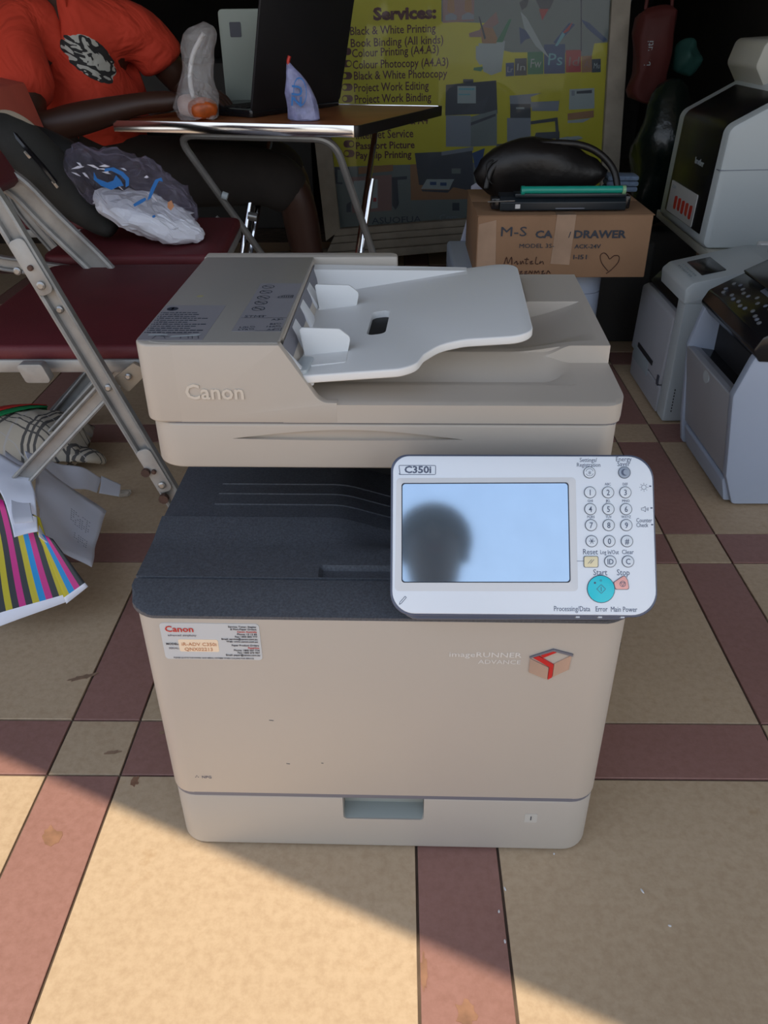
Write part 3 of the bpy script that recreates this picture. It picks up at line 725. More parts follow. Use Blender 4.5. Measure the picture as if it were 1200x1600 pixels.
#@@END_COPIER
# ================================================================= SHOP FRONT WITH THE POSTER
def PO(u, v):                      # poster layout units -> metres along / up the sheet
    q = 1.09207e-05*u-.0003553701*v+1
    return ((.002156903*u-.0002438304*v-1.008854)/q, (-.0001611941*u-.002103826*v+.9074088)/q)
FR = T(-.278, 3.2, .091) @ RY(-math.radians(4)) @ FRONT     # local x along, y up, z toward the street
def frame_obj(name, bm, m, parent=None, smooth=.55):
    o = obj(name, bm, m, parent, smooth)
    if not parent: o.matrix_world = FR
    return o
win = struct('window_1', (lambda b: (prism(b, [(-.002, .04), (.058, .075), (.058, 1.35), (-.002, 1.35)], 'z', -.03, .012, bev=.003), b)[1])(bmesh.new()), M['frame_wood']); win.matrix_world = FR
bm = bmesh.new(); prism(bm, [(1.040, .078), (1.104, .045), (1.104, 1.35), (1.040, 1.35)], 'z', -.03, .012, bev=.003); obj('window_frame', bm, M['frame_wood'], win)
bm = bmesh.new()
for a, b in ((.0, .030), (.031, .056), (.057, .082)): prism(bm, [(-.002+a*.6, a), (1.104-a*.6, a), (1.104-b*.6, b-.001), (-.002+b*.6, b-.001)], 'z', -.03, .016+.004*(a == 0), bev=.0015)
obj('window_sill', bm, M['frame_wood'], win)
bm = bmesh.new(); prism(bm, [(-.6, -.045), (1.2, -.02), (1.2, -.002), (-.6, -.002)], 'z', -.06, .03, bev=.002); obj('bottom_rail', bm, M['frame_wood'], win)
gl = bpy.data.materials.new('window_glass'); gl.use_nodes = True; n_ = gl.node_tree.nodes; l_ = gl.node_tree.links
n_.clear(); go = n_.new('ShaderNodeOutputMaterial'); gm = n_.new('ShaderNodeMixShader'); gt = n_.new('ShaderNodeBsdfTransparent'); gg_ = n_.new('ShaderNodeBsdfGlossy')
gg_.inputs['Roughness'].default_value = .03; gm.inputs[0].default_value = .012; gt.inputs[0].default_value = (.93, .95, .95, 1)
l_.new(gt.outputs[0], gm.inputs[1]); l_.new(gg_.outputs[0], gm.inputs[2]); l_.new(gm.outputs[0], go.inputs[0])
bm = bmesh.new(); prism(bm, [(.055, .08), (1.045, .08), (1.045, 1.35), (.055, 1.35)], 'z', -.006, -.003); obj('pane', bm, gl, win)
# poster
post = thing('services_poster', 'yellow printed services poster behind the wooden-framed shop window', 'poster')
post.matrix_world = FR
PMATS = ['post_yellow', 'post_grey', 'post_dark', 'post_mid', 'post_light', 'post_maroon', 'post_blue', 'post_cyan', 'post_red', 'post_brown', 'post_green', 'post_pink', 'ink']
PI_ = {k: i for i, k in enumerate(PMATS)}; PM = [M[k] for k in PMATS]
def pp(bm, pts, m, z=-.0130):
    prism(bm, [PO(*p) for p in pts], 'z', z-.0004, z, mi=PI_[m])
bm = bmesh.new(); prism(bm, [(.056, .082), (1.042, .082), (1.042, 1.30), (.056, 1.30)], 'z', -.018, -.0145); obj('backing_sheet', bm, M['post_yellow'], post)
bm = bmesh.new(); pp(bm, [(515, 262), (745, 255), (745, 352), (530, 358)], 'post_grey', -.0140); obj('lower_band', bm, PM, post)
bm = bmesh.new(); pp(bm, [(690, -40), (1010, -40), (955, 66), (930, 68), (925, 92), (880, 82), (800, 82), (758, 72), (760, 36), (690, 34)], 'post_grey', -.0140); obj('pale_artwork', bm, PM, post)
bm = bmesh.new()
def ptx(s, u0, u1, v, capv, m='post_maroon', z=-.0135, b=.02, dv=0):
    """text set between layout columns u0 and u1 on baseline v"""
    a = Vector(PO(u0, v)); c_ = Vector(PO(u1, v+dv)); h = (Vector(PO(u0, v-capv))-a).length
    n0 = len(bm.verts); text(bm, s, Matrix(), h/.72, 'LEFT', 1, b, .0002, 2, PI_[m]); bm.verts.ensure_lookup_table(); vs = bm.verts[n0:]
    x0 = min(v_.co.x for v_ in vs); x1 = max(v_.co.x for v_ in vs); ang = math.atan2(c_.y-a.y, c_.x-a.x)
    k_ = (c_-a).length/(x1-x0)
    for v_ in vs: v_.co.x = (v_.co.x-x0)*k_
    bmesh.ops.transform(bm, matrix=T(a.x, a.y, z) @ RZ(ang), verts=vs)
ptx('Services:', 583, 682, 31, 19, b=.05, dv=-3)
for s, u0, u1, v, c_, dv in (('Black & White Printing', 547, 681, 55, 12, -5), ('Book Binding (All kinds)', 548, 693, 74, 12, -6), ('Colour Printing (A4.A3)', 550, 686, 90, 12, -7), ('Colour Photocopy (A4.A3)', 551, 701, 108, 12, -5),
        ('Black & White Photocopy', 553, 699, 125, 12, -4), ('Project Work Editing', 553, 670, 144, 12, -4), ('Project Work Binding', 554, 674, 162, 12, -4), ('Lamination A3 & A4', 556, 669, 198, 12, -4),
        ('Internet Service', 556, 646, 218, 12, -3), ('Passport Picture', 556, 648, 234, 10, -2), ('Pay Slip Printing', 556, 643, 249, 10, -2)):
    ptx(s, u0, u1, v, c_*1.12, b=.022 if v > 225 else .012, dv=dv)
obj('lettering', bm, PM, post, smooth=False)
for v in (87, 106, 125, 143, 161, 180, 197, 216, 232, 247):
    bm = bmesh.new(); u = 541+(v-125)*.03
    def cap(u0, u1, v0, v1, m, z, r=.008): prism(bm, rpoly([PO(u0, v1), PO(u1, v1), PO(u1, v0), PO(u0, v0)], r, 4), 'z', z-.0003, z, mi=PI_[m])
    cap(u-8, u+9, v-12, v-.5, 'post_maroon', -.0135, .012); cap(u-(7 if v % 2 else -1), u+(0 if v % 2 else 8), v-10, v-2.5, 'post_yellow', -.0131, .009)
    obj('bullet', bm, PM, post)
bm = bmesh.new(); ptx('ASUOFUA', 581, 658, 351, 10, 'ink', b=0, dv=-3); ptx('Com', 687, 716, 346, 10, 'post_mid', b=0, dv=-1); pp(bm, [(707, 318), (718, 318), (718, 330), (707, 330)], 'ink'); obj('address_lettering', bm, PM, post, smooth=False)['kind'] = 'stuff'
bm = bmesh.new()
for c_, x in (('Lr', 791), ('In', 805.5), ('Fw', 825), ('Ps', 851), ('Id', 885), ('Ai', 909), ('Mu', 927)): pass
for s, u0, u1, v0, v1, m, tm_ in (('Lr', 791, 804, 98, 119, 'post_blue', 'post_light'), ('In', 805, 824, 91, 118, 'post_dark', 'post_light'), ('Fw', 825, 850, 81, 116, 'post_green', 'post_light'), ('Ps', 851, 884, 69, 115, 'post_blue', 'post_cyan'),
        ('Id', 885, 909, 78, 113, 'post_red', 'post_pink'), ('Ai', 910, 926, 87, 113, 'post_brown', 'post_pink'), ('Mu', 926, 940, 92, 113, 'ink', 'post_light')):
    pp(bm, [(u0, v0+.8), (u1, v0), (u1, v1), (u0, v1+.8)], m, -.0134); w_ = u1-u0
    ptx(s, u0+w_*.18, u0+w_*.85, v1-(v1-v0)*.28, (v1-v0)*.42, tm_, -.0128, 0)
obj('software_tile_row', bm, PM, post, smooth=False)
def pic(name, shapes):
    bm = bmesh.new()
    for i, (m, pts) in enumerate(shapes): pp(bm, pts, m, -.0136+.0004*i)
    obj(name, bm, PM, post, smooth=False)
R4 = lambda a, b, c_, d: [(a, b), (c_, b), (c_, d), (a, d)]
pic('copier_picture', [('post_dark', [(697, 133), (776, 126), (778, 178), (696, 181)]), ('post_light', R4(715, 135, 744, 162)), ('post_mid', R4(697, 181, 736, 230)), ('post_grey', [(736, 183), (777, 172), (777, 228), (736, 230)]), ('post_dark', [(736, 192), (775, 178), (775, 182), (736, 197)]), ('post_dark', R4(724, 124, 740, 130)), ('post_cyan', R4(717, 138, 742, 141)), ('post_cyan', R4(717, 147, 735, 149))])
pic('grey_copier_picture', [('post_mid', [(797, 150), (847, 146), (830, 152), (832, 168), (798, 168)]), ('post_dark', R4(798, 163, 830, 185)), ('post_mid', R4(793, 185, 830, 222)), ('post_mid', [(830, 160), (875, 158), (873, 174), (832, 174)]), ('post_dark', [(830, 190), (872, 184), (875, 220), (870, 220), (868, 190), (830, 195)]), ('post_light', R4(807, 168, 820, 171)), ('post_dark', [(838, 208), (875, 206), (875, 217), (835, 218)])])
pic('photo_printer_picture', [('post_brown', [(641, 258), (738, 252), (738, 312), (642, 314)]), ('post_dark', [(648, 240), (690, 238), (738, 232), (742, 300), (700, 292), (655, 290)]), ('post_light', [(667, 281), (710, 281), (702, 297), (658, 296)]), ('post_dark', [(658, 297), (702, 298), (708, 284), (712, 290), (700, 302), (660, 300)]), ('post_mid', [(690, 238), (740, 230), (740, 236), (690, 244)]), ('post_grey', R4(706, 264, 720, 272)), ('post_blue', R4(672, 285, 682, 290)), ('post_blue', R4(688, 286, 698, 291)), ('post_blue', [(738, 240), (758, 232), (752, 262), (744, 268)])])
pic('office_machine_picture', [('post_dark', [(776, 226), (830, 222), (900, 220), (925, 228), (905, 236), (776, 240)]), ('post_mid', [(850, 222), (888, 214), (912, 217), (866, 230)]), ('post_light', [(868, 217), (905, 213), (912, 216), (876, 222)])])
pic('passport_photos', [('post_pink', [(692, -10), (742, -12), (741, 33), (692, 36)]), ('post_brown', [(701, -10), (709, -10), (711, 18), (705, 22), (699, 16)]), ('post_mid', [(696, 24), (705, 20), (714, 24), (714, 31), (696, 32)]), ('post_brown', [(728, -10), (736, -10), (738, 16), (732, 21), (726, 16)]), ('post_mid', [(722, 24), (732, 19), (741, 23), (741, 30), (722, 31)])])
pic('pencil_mug_picture', [('post_green', [(741, 106), (758, 104), (752, 112), (740, 110)]), ('post_light', [(748, 68), (790, 64), (784, 112), (768, 118), (756, 112)]), ('post_light', [(744, 72), (750, 72), (756, 100), (750, 102), (744, 92)]), ('post_brown', [(754, 68), (750, 44), (768, 38), (778, 60), (776, 68)]), ('post_pink', [(752, 42), (776, 18), (780, 36), (768, 44)]), ('post_green', [(776, 66), (796, 30), (800, 30), (786, 66)]), ('post_dark', [(748, 26), (750, 26), (760, 60), (757, 62)]), ('post_pink', [(733, 52), (752, 46), (752, 58), (734, 58)])])
pic('feather_picture', [('post_blue', [(812, 42), (826, 50), (836, 58), (822, 62), (814, 70)]), ('post_light', [(814, 18), (824, 28), (848, 72), (860, 92), (838, 72), (820, 44)]), ('post_blue', [(866, 66), (890, 36), (900, 38), (884, 56), (870, 70)]), ('post_red', [(876, 56), (896, 34), (890, 48)]), ('post_cyan', [(868, 72), (880, 50), (884, 54), (872, 72)]), ('post_dark', [(838, 0), (868, -4), (860, 14), (846, 16)]), ('post_red', [(843, 14), (858, 14), (848, 32)]), ('post_dark', [(812, 4), (828, -6), (824, 10), (816, 16)]), ('post_blue', [(908, 30), (922, 36), (950, 62), (944, 66), (918, 44)]), ('post_dark', [(908, -4), (910, -4), (910, 80), (908, 80)])])
pic('voucher_picture', [('post_light', [(891, 140), (930, 138), (930, 170), (890, 172)]), ('post_brown', [(888, 178), (929, 173), (929, 184), (888, 188)]), ('post_light', [(888, 189), (925, 185), (912, 192), (888, 193)]), ('post_dark', [(902, 143), (926, 141), (926, 146), (902, 147)]), ('post_mid', R4(894, 142, 899, 150))])
pic('hanger_picture', [('post_dark', [(523, 262), (545, 262), (545, 266), (527, 266), (527, 286), (535, 286), (535, 289), (523, 288)]), ('post_pink', [(548, 278), (612, 274), (612, 330), (550, 334)]), ('post_light', [(552, 284), (590, 281), (590, 326), (553, 330)]), ('post_dark', [(612, 278), (636, 276), (636, 281), (621, 282), (623, 320), (618, 329), (613, 322)]), ('post_dark', [(541, 320), (548, 316), (548, 332), (541, 333)]), ('post_brown', [(560, 262), (614, 258), (614, 268), (560, 273)]), ('post_red', [(583, 310), (588, 310), (588, 316), (583, 316)])])
# door post left and things deep in the dark shop
bm = bmesh.new(); prism(bm, rpoly([(0, 0), (.07, 0), (.07, .05), (0, .05)], .004), 'z', 0, 1.3); d1 = struct('door_1', bm, M['frame_wood']); d1.location = (-1.135, 3.2, 0); d1.rotation_euler = (0, -math.radians(2), 0)
bm = bmesh.new(); box(bm, 0, .62, 0, .3, .0, .022); 
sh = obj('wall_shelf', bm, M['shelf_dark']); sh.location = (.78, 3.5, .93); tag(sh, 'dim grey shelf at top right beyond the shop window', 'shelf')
bm = bmesh.new(); vs = box(bm, -.06, .06, -.05, .05, -.13, .13, .03); bmesh.ops.subdivide_edges(bm, edges=bm.edges, cuts=3, use_grid_fill=True); wob(bm, .025, 12, 3); rb = obj('hanging_bag', bm, M['red_bag'], smooth='keep'); rb.location = (.845, 3.12, .75)
tag(rb, 'dim red cloth bag hanging beside the right window post', 'bag')
bm = bmesh.new(); tube(bm, smoothpath([(-.04, 0, .13), (-.03, 0, .3), (.0, 0, .55), (.03, 0, .3), (.045, 0, .13)]), .006); obj('strap', bm, M['red_bag'], rb)
bm = bmesh.new(); text(bm, 'beauti', T(-.015, -.062, -.03) @ RX(PI/2) @ RZ(PI/2), .03, 'LEFT'); obj('lettering', bm, M['post_light'], rb)
bm = bmesh.new(); vs = ellipsoid(bm, (0, 0, 0), (.05, .04, .055)); wob(bm, .02, 20, 5); tb = obj('teal_pouch', bm, mat('teal_cloth', (.01, .06, .05, 1), .7), smooth='keep'); tb.location = (.985, 3.18, .74)
tag(tb, 'small teal cloth pouch hanging behind the dim red bag', 'pouch')
bm = bmesh.new(); ellipsoid(bm, (0, 0, 0), (.10, .12, .23), 28, 20); wob(bm, .03, 9, 2); wob(bm, .008, 35, 8); gb = obj('plastic_sack', bm, M['dark_green'], smooth='keep'); gb.location = (.90, 3.0, .455)
tag(gb, 'dark green crinkled plastic sack standing right of the window post', 'sack')
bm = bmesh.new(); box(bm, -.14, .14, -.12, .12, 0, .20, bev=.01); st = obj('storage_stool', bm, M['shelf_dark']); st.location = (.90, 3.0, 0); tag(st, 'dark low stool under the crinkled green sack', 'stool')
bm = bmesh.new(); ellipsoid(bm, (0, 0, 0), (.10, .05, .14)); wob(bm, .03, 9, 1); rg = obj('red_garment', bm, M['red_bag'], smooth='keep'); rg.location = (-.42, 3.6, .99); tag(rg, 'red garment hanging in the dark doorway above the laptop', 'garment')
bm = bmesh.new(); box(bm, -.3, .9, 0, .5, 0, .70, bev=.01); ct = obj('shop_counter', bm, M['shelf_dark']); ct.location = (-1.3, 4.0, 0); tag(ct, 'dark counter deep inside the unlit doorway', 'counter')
#@@END_FRONT
# ================================================================= TABLE AND WHAT STANDS ON IT
TZ = .655
FLc, FRc, BRc, BLc = Vector((-.706, 2.195, 0)), Vector((-.098, 2.045, 0)), Vector((.118, 2.50, 0)), Vector((-.49, 2.655, 0))
tb_ = thing('folding_table', 'small folding table with brown laminate top, polished metal edge and crossed tube legs', 'table', (-.3, 2.35, 0)); TO = Vector((-.3, 2.35, 0))
quad = [tuple((p-TO).xy) for p in (FLc, FRc, BRc, BLc)]
bm = bmesh.new(); prism(bm, rpoly(quad, [.002, .018, .01, .01]), 'z', TZ-.020, TZ, bev=.001); obj('tabletop', bm, M['wood_top'], tb_)
def edge_strip(name, pts, m, th=.005, z0=TZ-.023, z1=TZ+.002):
    bm = bmesh.new(); c_ = Vector((0, 0))
    P0 = [Vector(p) for p in pts]; P1 = [p+(p-c_).normalized()*th for p in P0]
    prism(bm, [tuple(p) for p in P0]+[tuple(p) for p in reversed(P1)], 'z', z0, z1, bev=.001); obj(name, bm, m, tb_)
rq = rpoly(quad, [.002, .018, .01, .01], 5)
edge_strip('metal_edge', rq[0:1]+[((rq[0][0]*(1-k/8)+rq[1][0]*k/8), (rq[0][1]*(1-k/8)+rq[1][1]*k/8)) for k in range(1, 8)] + rq[1:8], M['chrome'])
edge_strip('black_edge', rq[7:15], M['black_edge'])
edge_strip('rear_edge', rq[13:19], M['chrome']); edge_strip('left_edge', [rq[-1], rq[0]], M['chrome'])
def L3(p): return Vector(p)-TO
def leg_frame(name, top, feet, m, r=.0095):
    a, b = L3(top[0]), L3(top[1]); fa, fb = L3(feet[0]), L3(feet[1])
    bm = bmesh.new(); tube(bm, bendpath([fa, a, b, fb], .05, 7), r); obj(name, bm, m, tb_)
leg_frame('leg_frame', [(-.555, 2.19, .624), (-.155, 2.09, .624)], [(-.25, 2.46, .010), (.02, 2.34, .010)], M['steel_dull'])
leg_frame('leg_frame', [(-.36, 2.56, .624), (-.062, 2.50, .624)], [(-.50, 2.28, .010), (-.165, 2.14, .010)], M['chrome'], .0085)
def seg(name, a, b, r, m):
    bm = bmesh.new(); tube(bm, [L3(a), L3(b)], r, 12); obj(name, bm, m, tb_)
seg('brace_tube', (-.405, 2.40, .49), (-.475, 2.27, .17), .0078, M['chrome'])
seg('brace_tube', (-.072, 2.30, .50), (-.125, 2.20, .20), .0078, M['chrome'])
seg('clamp', (-.425, 2.36, .395), (-.40, 2.36, .39), .012, M['rivet'])
seg('cross_bar', (-.51, 2.26, .06), (-.17, 2.16, .06), .007, M['steel_dull'])
seg('hinge_knob', (-.470, 2.255, .470), (-.456, 2.255, .465), .010, M['off_white'])
# laptop
lp = thing('laptop', 'black open laptop on the folding table, seen from behind its lid', 'laptop', (-.37, 2.235, TZ)); 
hd = Vector((.205, .30, 0)).normalized(); nn = Vector((hd.y, -hd.x, 0))
LM = Matrix((hd, -nn, Vector((0, 0, 1)))).transposed().to_4x4()
bm = bmesh.new(); prism(bm, rpoly([(0, 0), (.36, 0), (.36, .235), (0, .235)], .008), 'z', .001, .018, bev=.002, mtx=LM); obj('keyboard_base', bm, M['black_gloss'], lp)
bm = bmesh.new()
for i in range(14):
    for j in range(5): box(bm, .025+i*.022, .043+i*.022, .04+j*.02, .056+j*.02, .018, .0205, mtx=LM)
kk = obj('keys', bm, M['black_cloth'], lp, smooth=False); kk['kind'] = 'stuff'
bm = bmesh.new(); prism(bm, rpoly([(0, 0), (.36, 0), (.36, .27), (0, .27)], .012), 'z', -.006, .001, bev=.002, mtx=LM @ T(0, .0, .014) @ RX(math.radians(104))); obj('lid', bm, mat('matte_black_lid', (.010, .010, .012, 1), .55), lp)
# beige-grey computer behind
pc = thing('printer_back_panel', 'pale grey-green upright machine panel with small dark square behind the laptop', 'machine', (-.42, 2.52, TZ))
bm = bmesh.new(); prism(bm, rpoly([(-.065, 0), (.09, 0), (.09, .235), (-.065, .235)], .012), 'y', 0, .05, bev=.003); obj('panel', bm, mat('grey_green_plastic', (.27, .31, .27, 1), .5), pc)
bm = bmesh.new(); prism(bm, rpoly([(-.036, .170), (-.006, .170), (-.006, .205), (-.036, .205)], .003), 'y', -.002, .001); obj('dark_square', bm, M['post_dark'], pc)
# thin crinkled bags
def film(name, tint, rough=.12, fac=.25, spec=1.0):
    m = bpy.data.materials.new(name); m.use_nodes = True; n = m.node_tree.nodes; l = m.node_tree.links; b = n['Principled BSDF']
    b.inputs['Base Color'].default_value = tint; b.inputs['Roughness'].default_value = rough; b.inputs['Specular IOR Level'].default_value = spec
    t = n.new('ShaderNodeTexCoord'); x = n.new('ShaderNodeTexNoise'); x.inputs['Scale'].default_value = 28; x.inputs['Detail'].default_value = 4; x.inputs['Distortion'].default_value = 1.5
    l.new(t.outputs['Object'], x.inputs['Vector']); bp = n.new('ShaderNodeBump'); bp.inputs['Strength'].default_value = 1; bp.inputs['Distance'].default_value = .012
    l.new(x.outputs['Fac'], bp.inputs['Height']); l.new(bp.outputs[0], b.inputs['Normal']); b.inputs['Alpha'].default_value = fac
    return m
def bag(name, prof, loc, m, sx, sy, seed, amp=.012, lean=(0, 0), parent=None, n=28):
    bm = bmesh.new(); lathe(bm, prof, n=n, sx=sx, sy=sy)
    H = max(p[1] for p in prof)
    wob(bm, amp, 22, seed); wob(bm, amp*.4, 60, seed+3)
    for v in bm.verts:
        t = max(0, v.co.z/H); v.co.x += lean[0]*t*t; v.co.y += lean[1]*t*t
        v.co.z = max(v.co.z, 0.001)
    bmesh.ops.subdivide_edges(bm, edges=bm.edges, cuts=1, use_grid_fill=True); wob(bm, amp*.3, 90, seed+5)
    for v in bm.verts: v.co.z = max(v.co.z, 0.001)
    o = obj(name, bm, m, parent, smooth=False); o.location = loc; return o
fb = bag('food_bag', [(.030, 0), (.052, .004), (.060, .03), (.055, .06), (.042, .09), (.036, .12), (.040, .15), (.043, .18), (.030, .197), (.01, .203)], (-.50, 2.215, TZ), film('clear_bag_film', (.75, .73, .73, 1), .10, .24), .95, .8, 11, .010, (.035, 0))
tag(fb, 'knotted clear plastic bag of orange stew on the folding table', 'bag')
bm = bmesh.new(); ellipsoid(bm, (.018, -.016, .026), (.036, .034, .025)); wob(bm, .006, 40, 2); obj('stew', bm, M['orange_food'], fb, smooth='keep')
bm = bmesh.new(); ellipsoid(bm, (-.015, 0, .03), (.032, .028, .026)); wob(bm, .006, 40, 6); obj('dumpling', bm, mat('pale_dough', (.55, .40, .36, 1), .6), fb, smooth='keep')
bm = bmesh.new(); tube(bm, smoothpath([(.0, -.03, .05), (-.004, -.025, .09), (.008, -.02, .14), (.04, -.02, .185)]), [.006]*19, 6); obj('twisted_fold', bm, film('white_fold_film', (.85, .85, .85, 1), .2, .75), fb, smooth='keep')
wb = bag('water_sachet', [(.034, 0), (.040, .004), (.038, .03), (.034, .06), (.024, .09), (.012, .112), (.004, .125)], (-.232, 2.17, TZ), M['printed_lilac'], .98, .62, 4, .006, (-.028, 0))
tag(wb, 'crumpled lilac and blue printed plastic sachet on the folding table', 'sachet')
bm = bmesh.new(); tube(bm, smoothpath([(-.026, 0, .112), (-.030, 0, .125), (-.026, 0, .138)]), .004, 6); obj('red_tip', bm, M['red_ink'], wb)
bm = bmesh.new(); text(bm, 'ZU', T(.0, -.0265, .055) @ RX(PI/2) @ RZ(1.45), .034, 'CENTER', 1, .02, .0006)
for i in range(16): 
    a0, a1 = 2*PI*i/16, 2*PI*(i+1)/16; bm.faces.new([bm.verts.new((-.003+r*math.cos(a)*.65, -.0272, .065+r*math.sin(a)*1.25)) for r, a in ((.022, a0), (.0245, a0), (.0245, a1), (.022, a1))])
obj('printed_emblem', bm, M['blue_ink'], wb, smooth=False)

# ================================================================= PERSON
def skin(name, chains, m, parent=None, levels=2, root=0):
    """chains: lists of (co, radius or (rx, ry)); a point is welded to an earlier one with the same coordinates"""
    me = bpy.data.meshes.new(name); idx = {}; V = []; Rr = []; E_ = []
    for ch in chains:
        prev = None
        for co, r in ch:
            k_ = tuple(round(c, 4) for c in co)
            if k_ not in idx: idx[k_] = len(V); V.append(co); Rr.append(r if isinstance(r, tuple) else (r, r))
            i = idx[k_]
            if prev is not None and prev != i: E_.append((prev, i))
            prev = i
    me.from_pydata(V, E_, []); o = bpy.data.objects.new(name, me); C.objects.link(o)
    md = o.modifiers.new('s', 'SKIN'); md.use_smooth_shade = True
    for i, r in enumerate(Rr): me.skin_vertices[0].data[i].radius = r; me.skin_vertices[0].data[i].use_root = (i == root)
    sb = o.modifiers.new('u', 'SUBSURF'); sb.levels = levels; sb.render_levels = levels
    dg = bpy.context.evaluated_depsgraph_get(); dg.update()
    nm = bpy.data.meshes.new_from_object(o.evaluated_get(dg)); o.modifiers.clear(); o.data = nm; nm.name = name; nm.materials.append(m)
    for p in nm.polygons: p.use_smooth = True
    if parent: o.parent = parent
    return o
PX = Vector((-.84, 2.48, 0))
man = thing('person', 'person in a red t-shirt with round print, seated leaning at the folding table', 'person', PX)
def W_(p): q = Vector(p)-PX; return (q.x, q.y, q.z)
pel, bel, che, nck, hdb = (-.86, 2.52, .52), (-.86, 2.51, .64), (-.87, 2.47, .80), (-.885, 2.44, .92), (-.865, 2.42, .99)
rs, re_, rw, rh = (-.975, 2.315, .85), (-.895, 2.17, .640), (-.65, 2.225, .690), (-.565, 2.26, .697)
ls, le, lw_, lh = (-.70, 2.50, .845), (-.60, 2.56, .70), (-.56, 2.45, .71), (-.52, 2.40, .70)
rk, ra, rt_ = (-.30, 2.42, .47), (-.25, 2.46, .09), (-.14, 2.45, .035)
lk, la, lt_ = (-.33, 2.66, .47), (-.30, 2.68, .09), (-.18, 2.68, .035)
rhp, lhp = (-.80, 2.43, .50), (-.80, 2.62, .50)
def fingers(h, d, s, up=(0, 0, 1)):
    h = Vector(h); d = Vector(d).normalized(); up = Vector(up); sd = d.cross(up).normalized(); out = []
    for i, ln in enumerate((.062, .072, .068, .052)):
        b0 = h+sd*(-.027+.018*i)*s; out.append([(tuple(h), .024), (tuple(b0+d*.03), .010), (tuple(b0+d*(.03+ln*.55)-up*.006), .0085), (tuple(b0+d*(.03+ln*.95)-up*.022), .0075)])
    t0 = h+sd*(-.03)*s; out.append([(tuple(h), .024), (tuple(t0+d*.005), .012), (tuple(t0+d*.035-sd*.018*s-up*.006), .009)])
    return out
ch = [[(pel, (.12, .10)), (bel, (.12, .10)), (che, (.13, .10)), (nck, .055), (hdb, .05), ((-.835, 2.40, 1.06), (.075, .085)), ((-.835, 2.40, 1.13), (.078, .088)), ((-.84, 2.405, 1.19), .05)],
      [(che, (.13, .10)), (rs, .062), ((-.93, 2.24, .755), .050), (re_, .043), ((-.77, 2.195, .665), .040), (rw, .027), (rh, .024)],
      [(che, (.13, .10)), (ls, .062), ((-.65, 2.53, .77), .048), (le, .042), (lw_, .028), (lh, .024)],
      [(pel, (.12, .10)), (rhp, .095), ((-.55, 2.42, .50), .082), (rk, .060), ((-.28, 2.44, .33), .055), (ra, .036), (rt_, .032)],
      [(pel, (.12, .10)), (lhp, .095), ((-.55, 2.64, .50), .082), (lk, .060), ((-.32, 2.67, .33), .055), (la, .036), (lt_, .032)]]
ch += fingers(rh, (.95, .25, -.1), 1)+fingers(lh, (.7, -.6, -.1), -1)
ch = [[(W_(c_), r) for c_, r in cc] for cc in ch]
body = skin('body', ch, M['shirt_skin'], man)
sh_ = [[((-.84, 2.49, .50), (.155, .13)), ((-.85, 2.47, .64), (.160, .140)), (che, (.155, .12)), ((-.882, 2.447, .89), (.075, .075))],
       [(che, (.155, .12)), ((-.93, 2.385, .845), .105), (rs, .088), ((-.940, 2.25, .77), .082), ((-.910, 2.195, .680), .084)],
       [(che, (.155, .12)), ((-.78, 2.475, .845), .10), (ls, .080), ((-.66, 2.525, .785), .074), ((-.645, 2.535, .755), .074)]]
shirt = bpy.data.materials.new('red_shirt_cloth'); shirt.use_nodes = True
n = shirt.node_tree.nodes; l = shirt.node_tree.links; b = n['Principled BSDF']; b.inputs['Roughness'].default_value = .85
tcn = n.new('ShaderNodeTexCoord'); mp = n.new('ShaderNodeMapping'); mp.vector_type = 'POINT'
emc = Vector((-.775, 2.33, .785))-PX; edir = Vector((.55, -.83, 0)); 
l.new(tcn.outputs['Object'], mp.inputs[0]); mp.inputs['Location'].default_value = (0, 0, 0)
def vdot(vec, off, sc_):
    a = n.new('ShaderNodeVectorMath'); a.operation = 'SUBTRACT'; a.inputs[1].default_value = off; l.new(mp.outputs[0], a.inputs[0])
    d = n.new('ShaderNodeVectorMath'); d.operation = 'DOT_PRODUCT'; d.inputs[1].default_value = tuple(Vector(vec)*sc_); l.new(a.outputs[0], d.inputs[0]); return d.outputs['Value']
tilt = math.radians(-38); h1 = Vector((.83, .55, 0)); vz = Vector((0, 0, 1))
u1 = h1*math.cos(tilt)+vz*math.sin(tilt); u2 = -h1*math.sin(tilt)+vz*math.cos(tilt)
px_ = vdot(u1, emc, 1/.072); py_ = vdot(u2, emc, 1/.044); pn_ = vdot(edir, emc, 1.0)
cb = n.new('ShaderNodeCombineXYZ'); l.new(px_, cb.inputs[0]); l.new(py_, cb.inputs[1])
ln_ = n.new('ShaderNodeVectorMath'); ln_.operation = 'LENGTH'; l.new(cb.outputs[0], ln_.inputs[0])
wv = n.new('ShaderNodeTexNoise'); wv.inputs['Scale'].default_value = 1.5; wv.inputs['Detail'].default_value = 1.5; wv.inputs['Distortion'].default_value = 1.2; l.new(cb.outputs[0], wv.inputs['Vector'])
ad = n.new('ShaderNodeMath'); ad.operation = 'MULTIPLY_ADD'; ad.inputs[1].default_value = .5; l.new(wv.outputs['Fac'], ad.inputs[0]); l.new(ln_.outputs['Value'], ad.inputs[2])
rmask = n.new('ShaderNodeMath'); rmask.operation = 'LESS_THAN'; rmask.inputs[1].default_value = 1.22; l.new(ad.outputs[0], rmask.inputs[0])
fmask = n.new('ShaderNodeMath'); fmask.operation = 'GREATER_THAN'; fmask.inputs[1].default_value = -.09; l.new(pn_, fmask.inputs[0])
mk = n.new('ShaderNodeMath'); mk.operation = 'MULTIPLY'; l.new(rmask.outputs[0], mk.inputs[0]); l.new(fmask.outputs[0], mk.inputs[1])
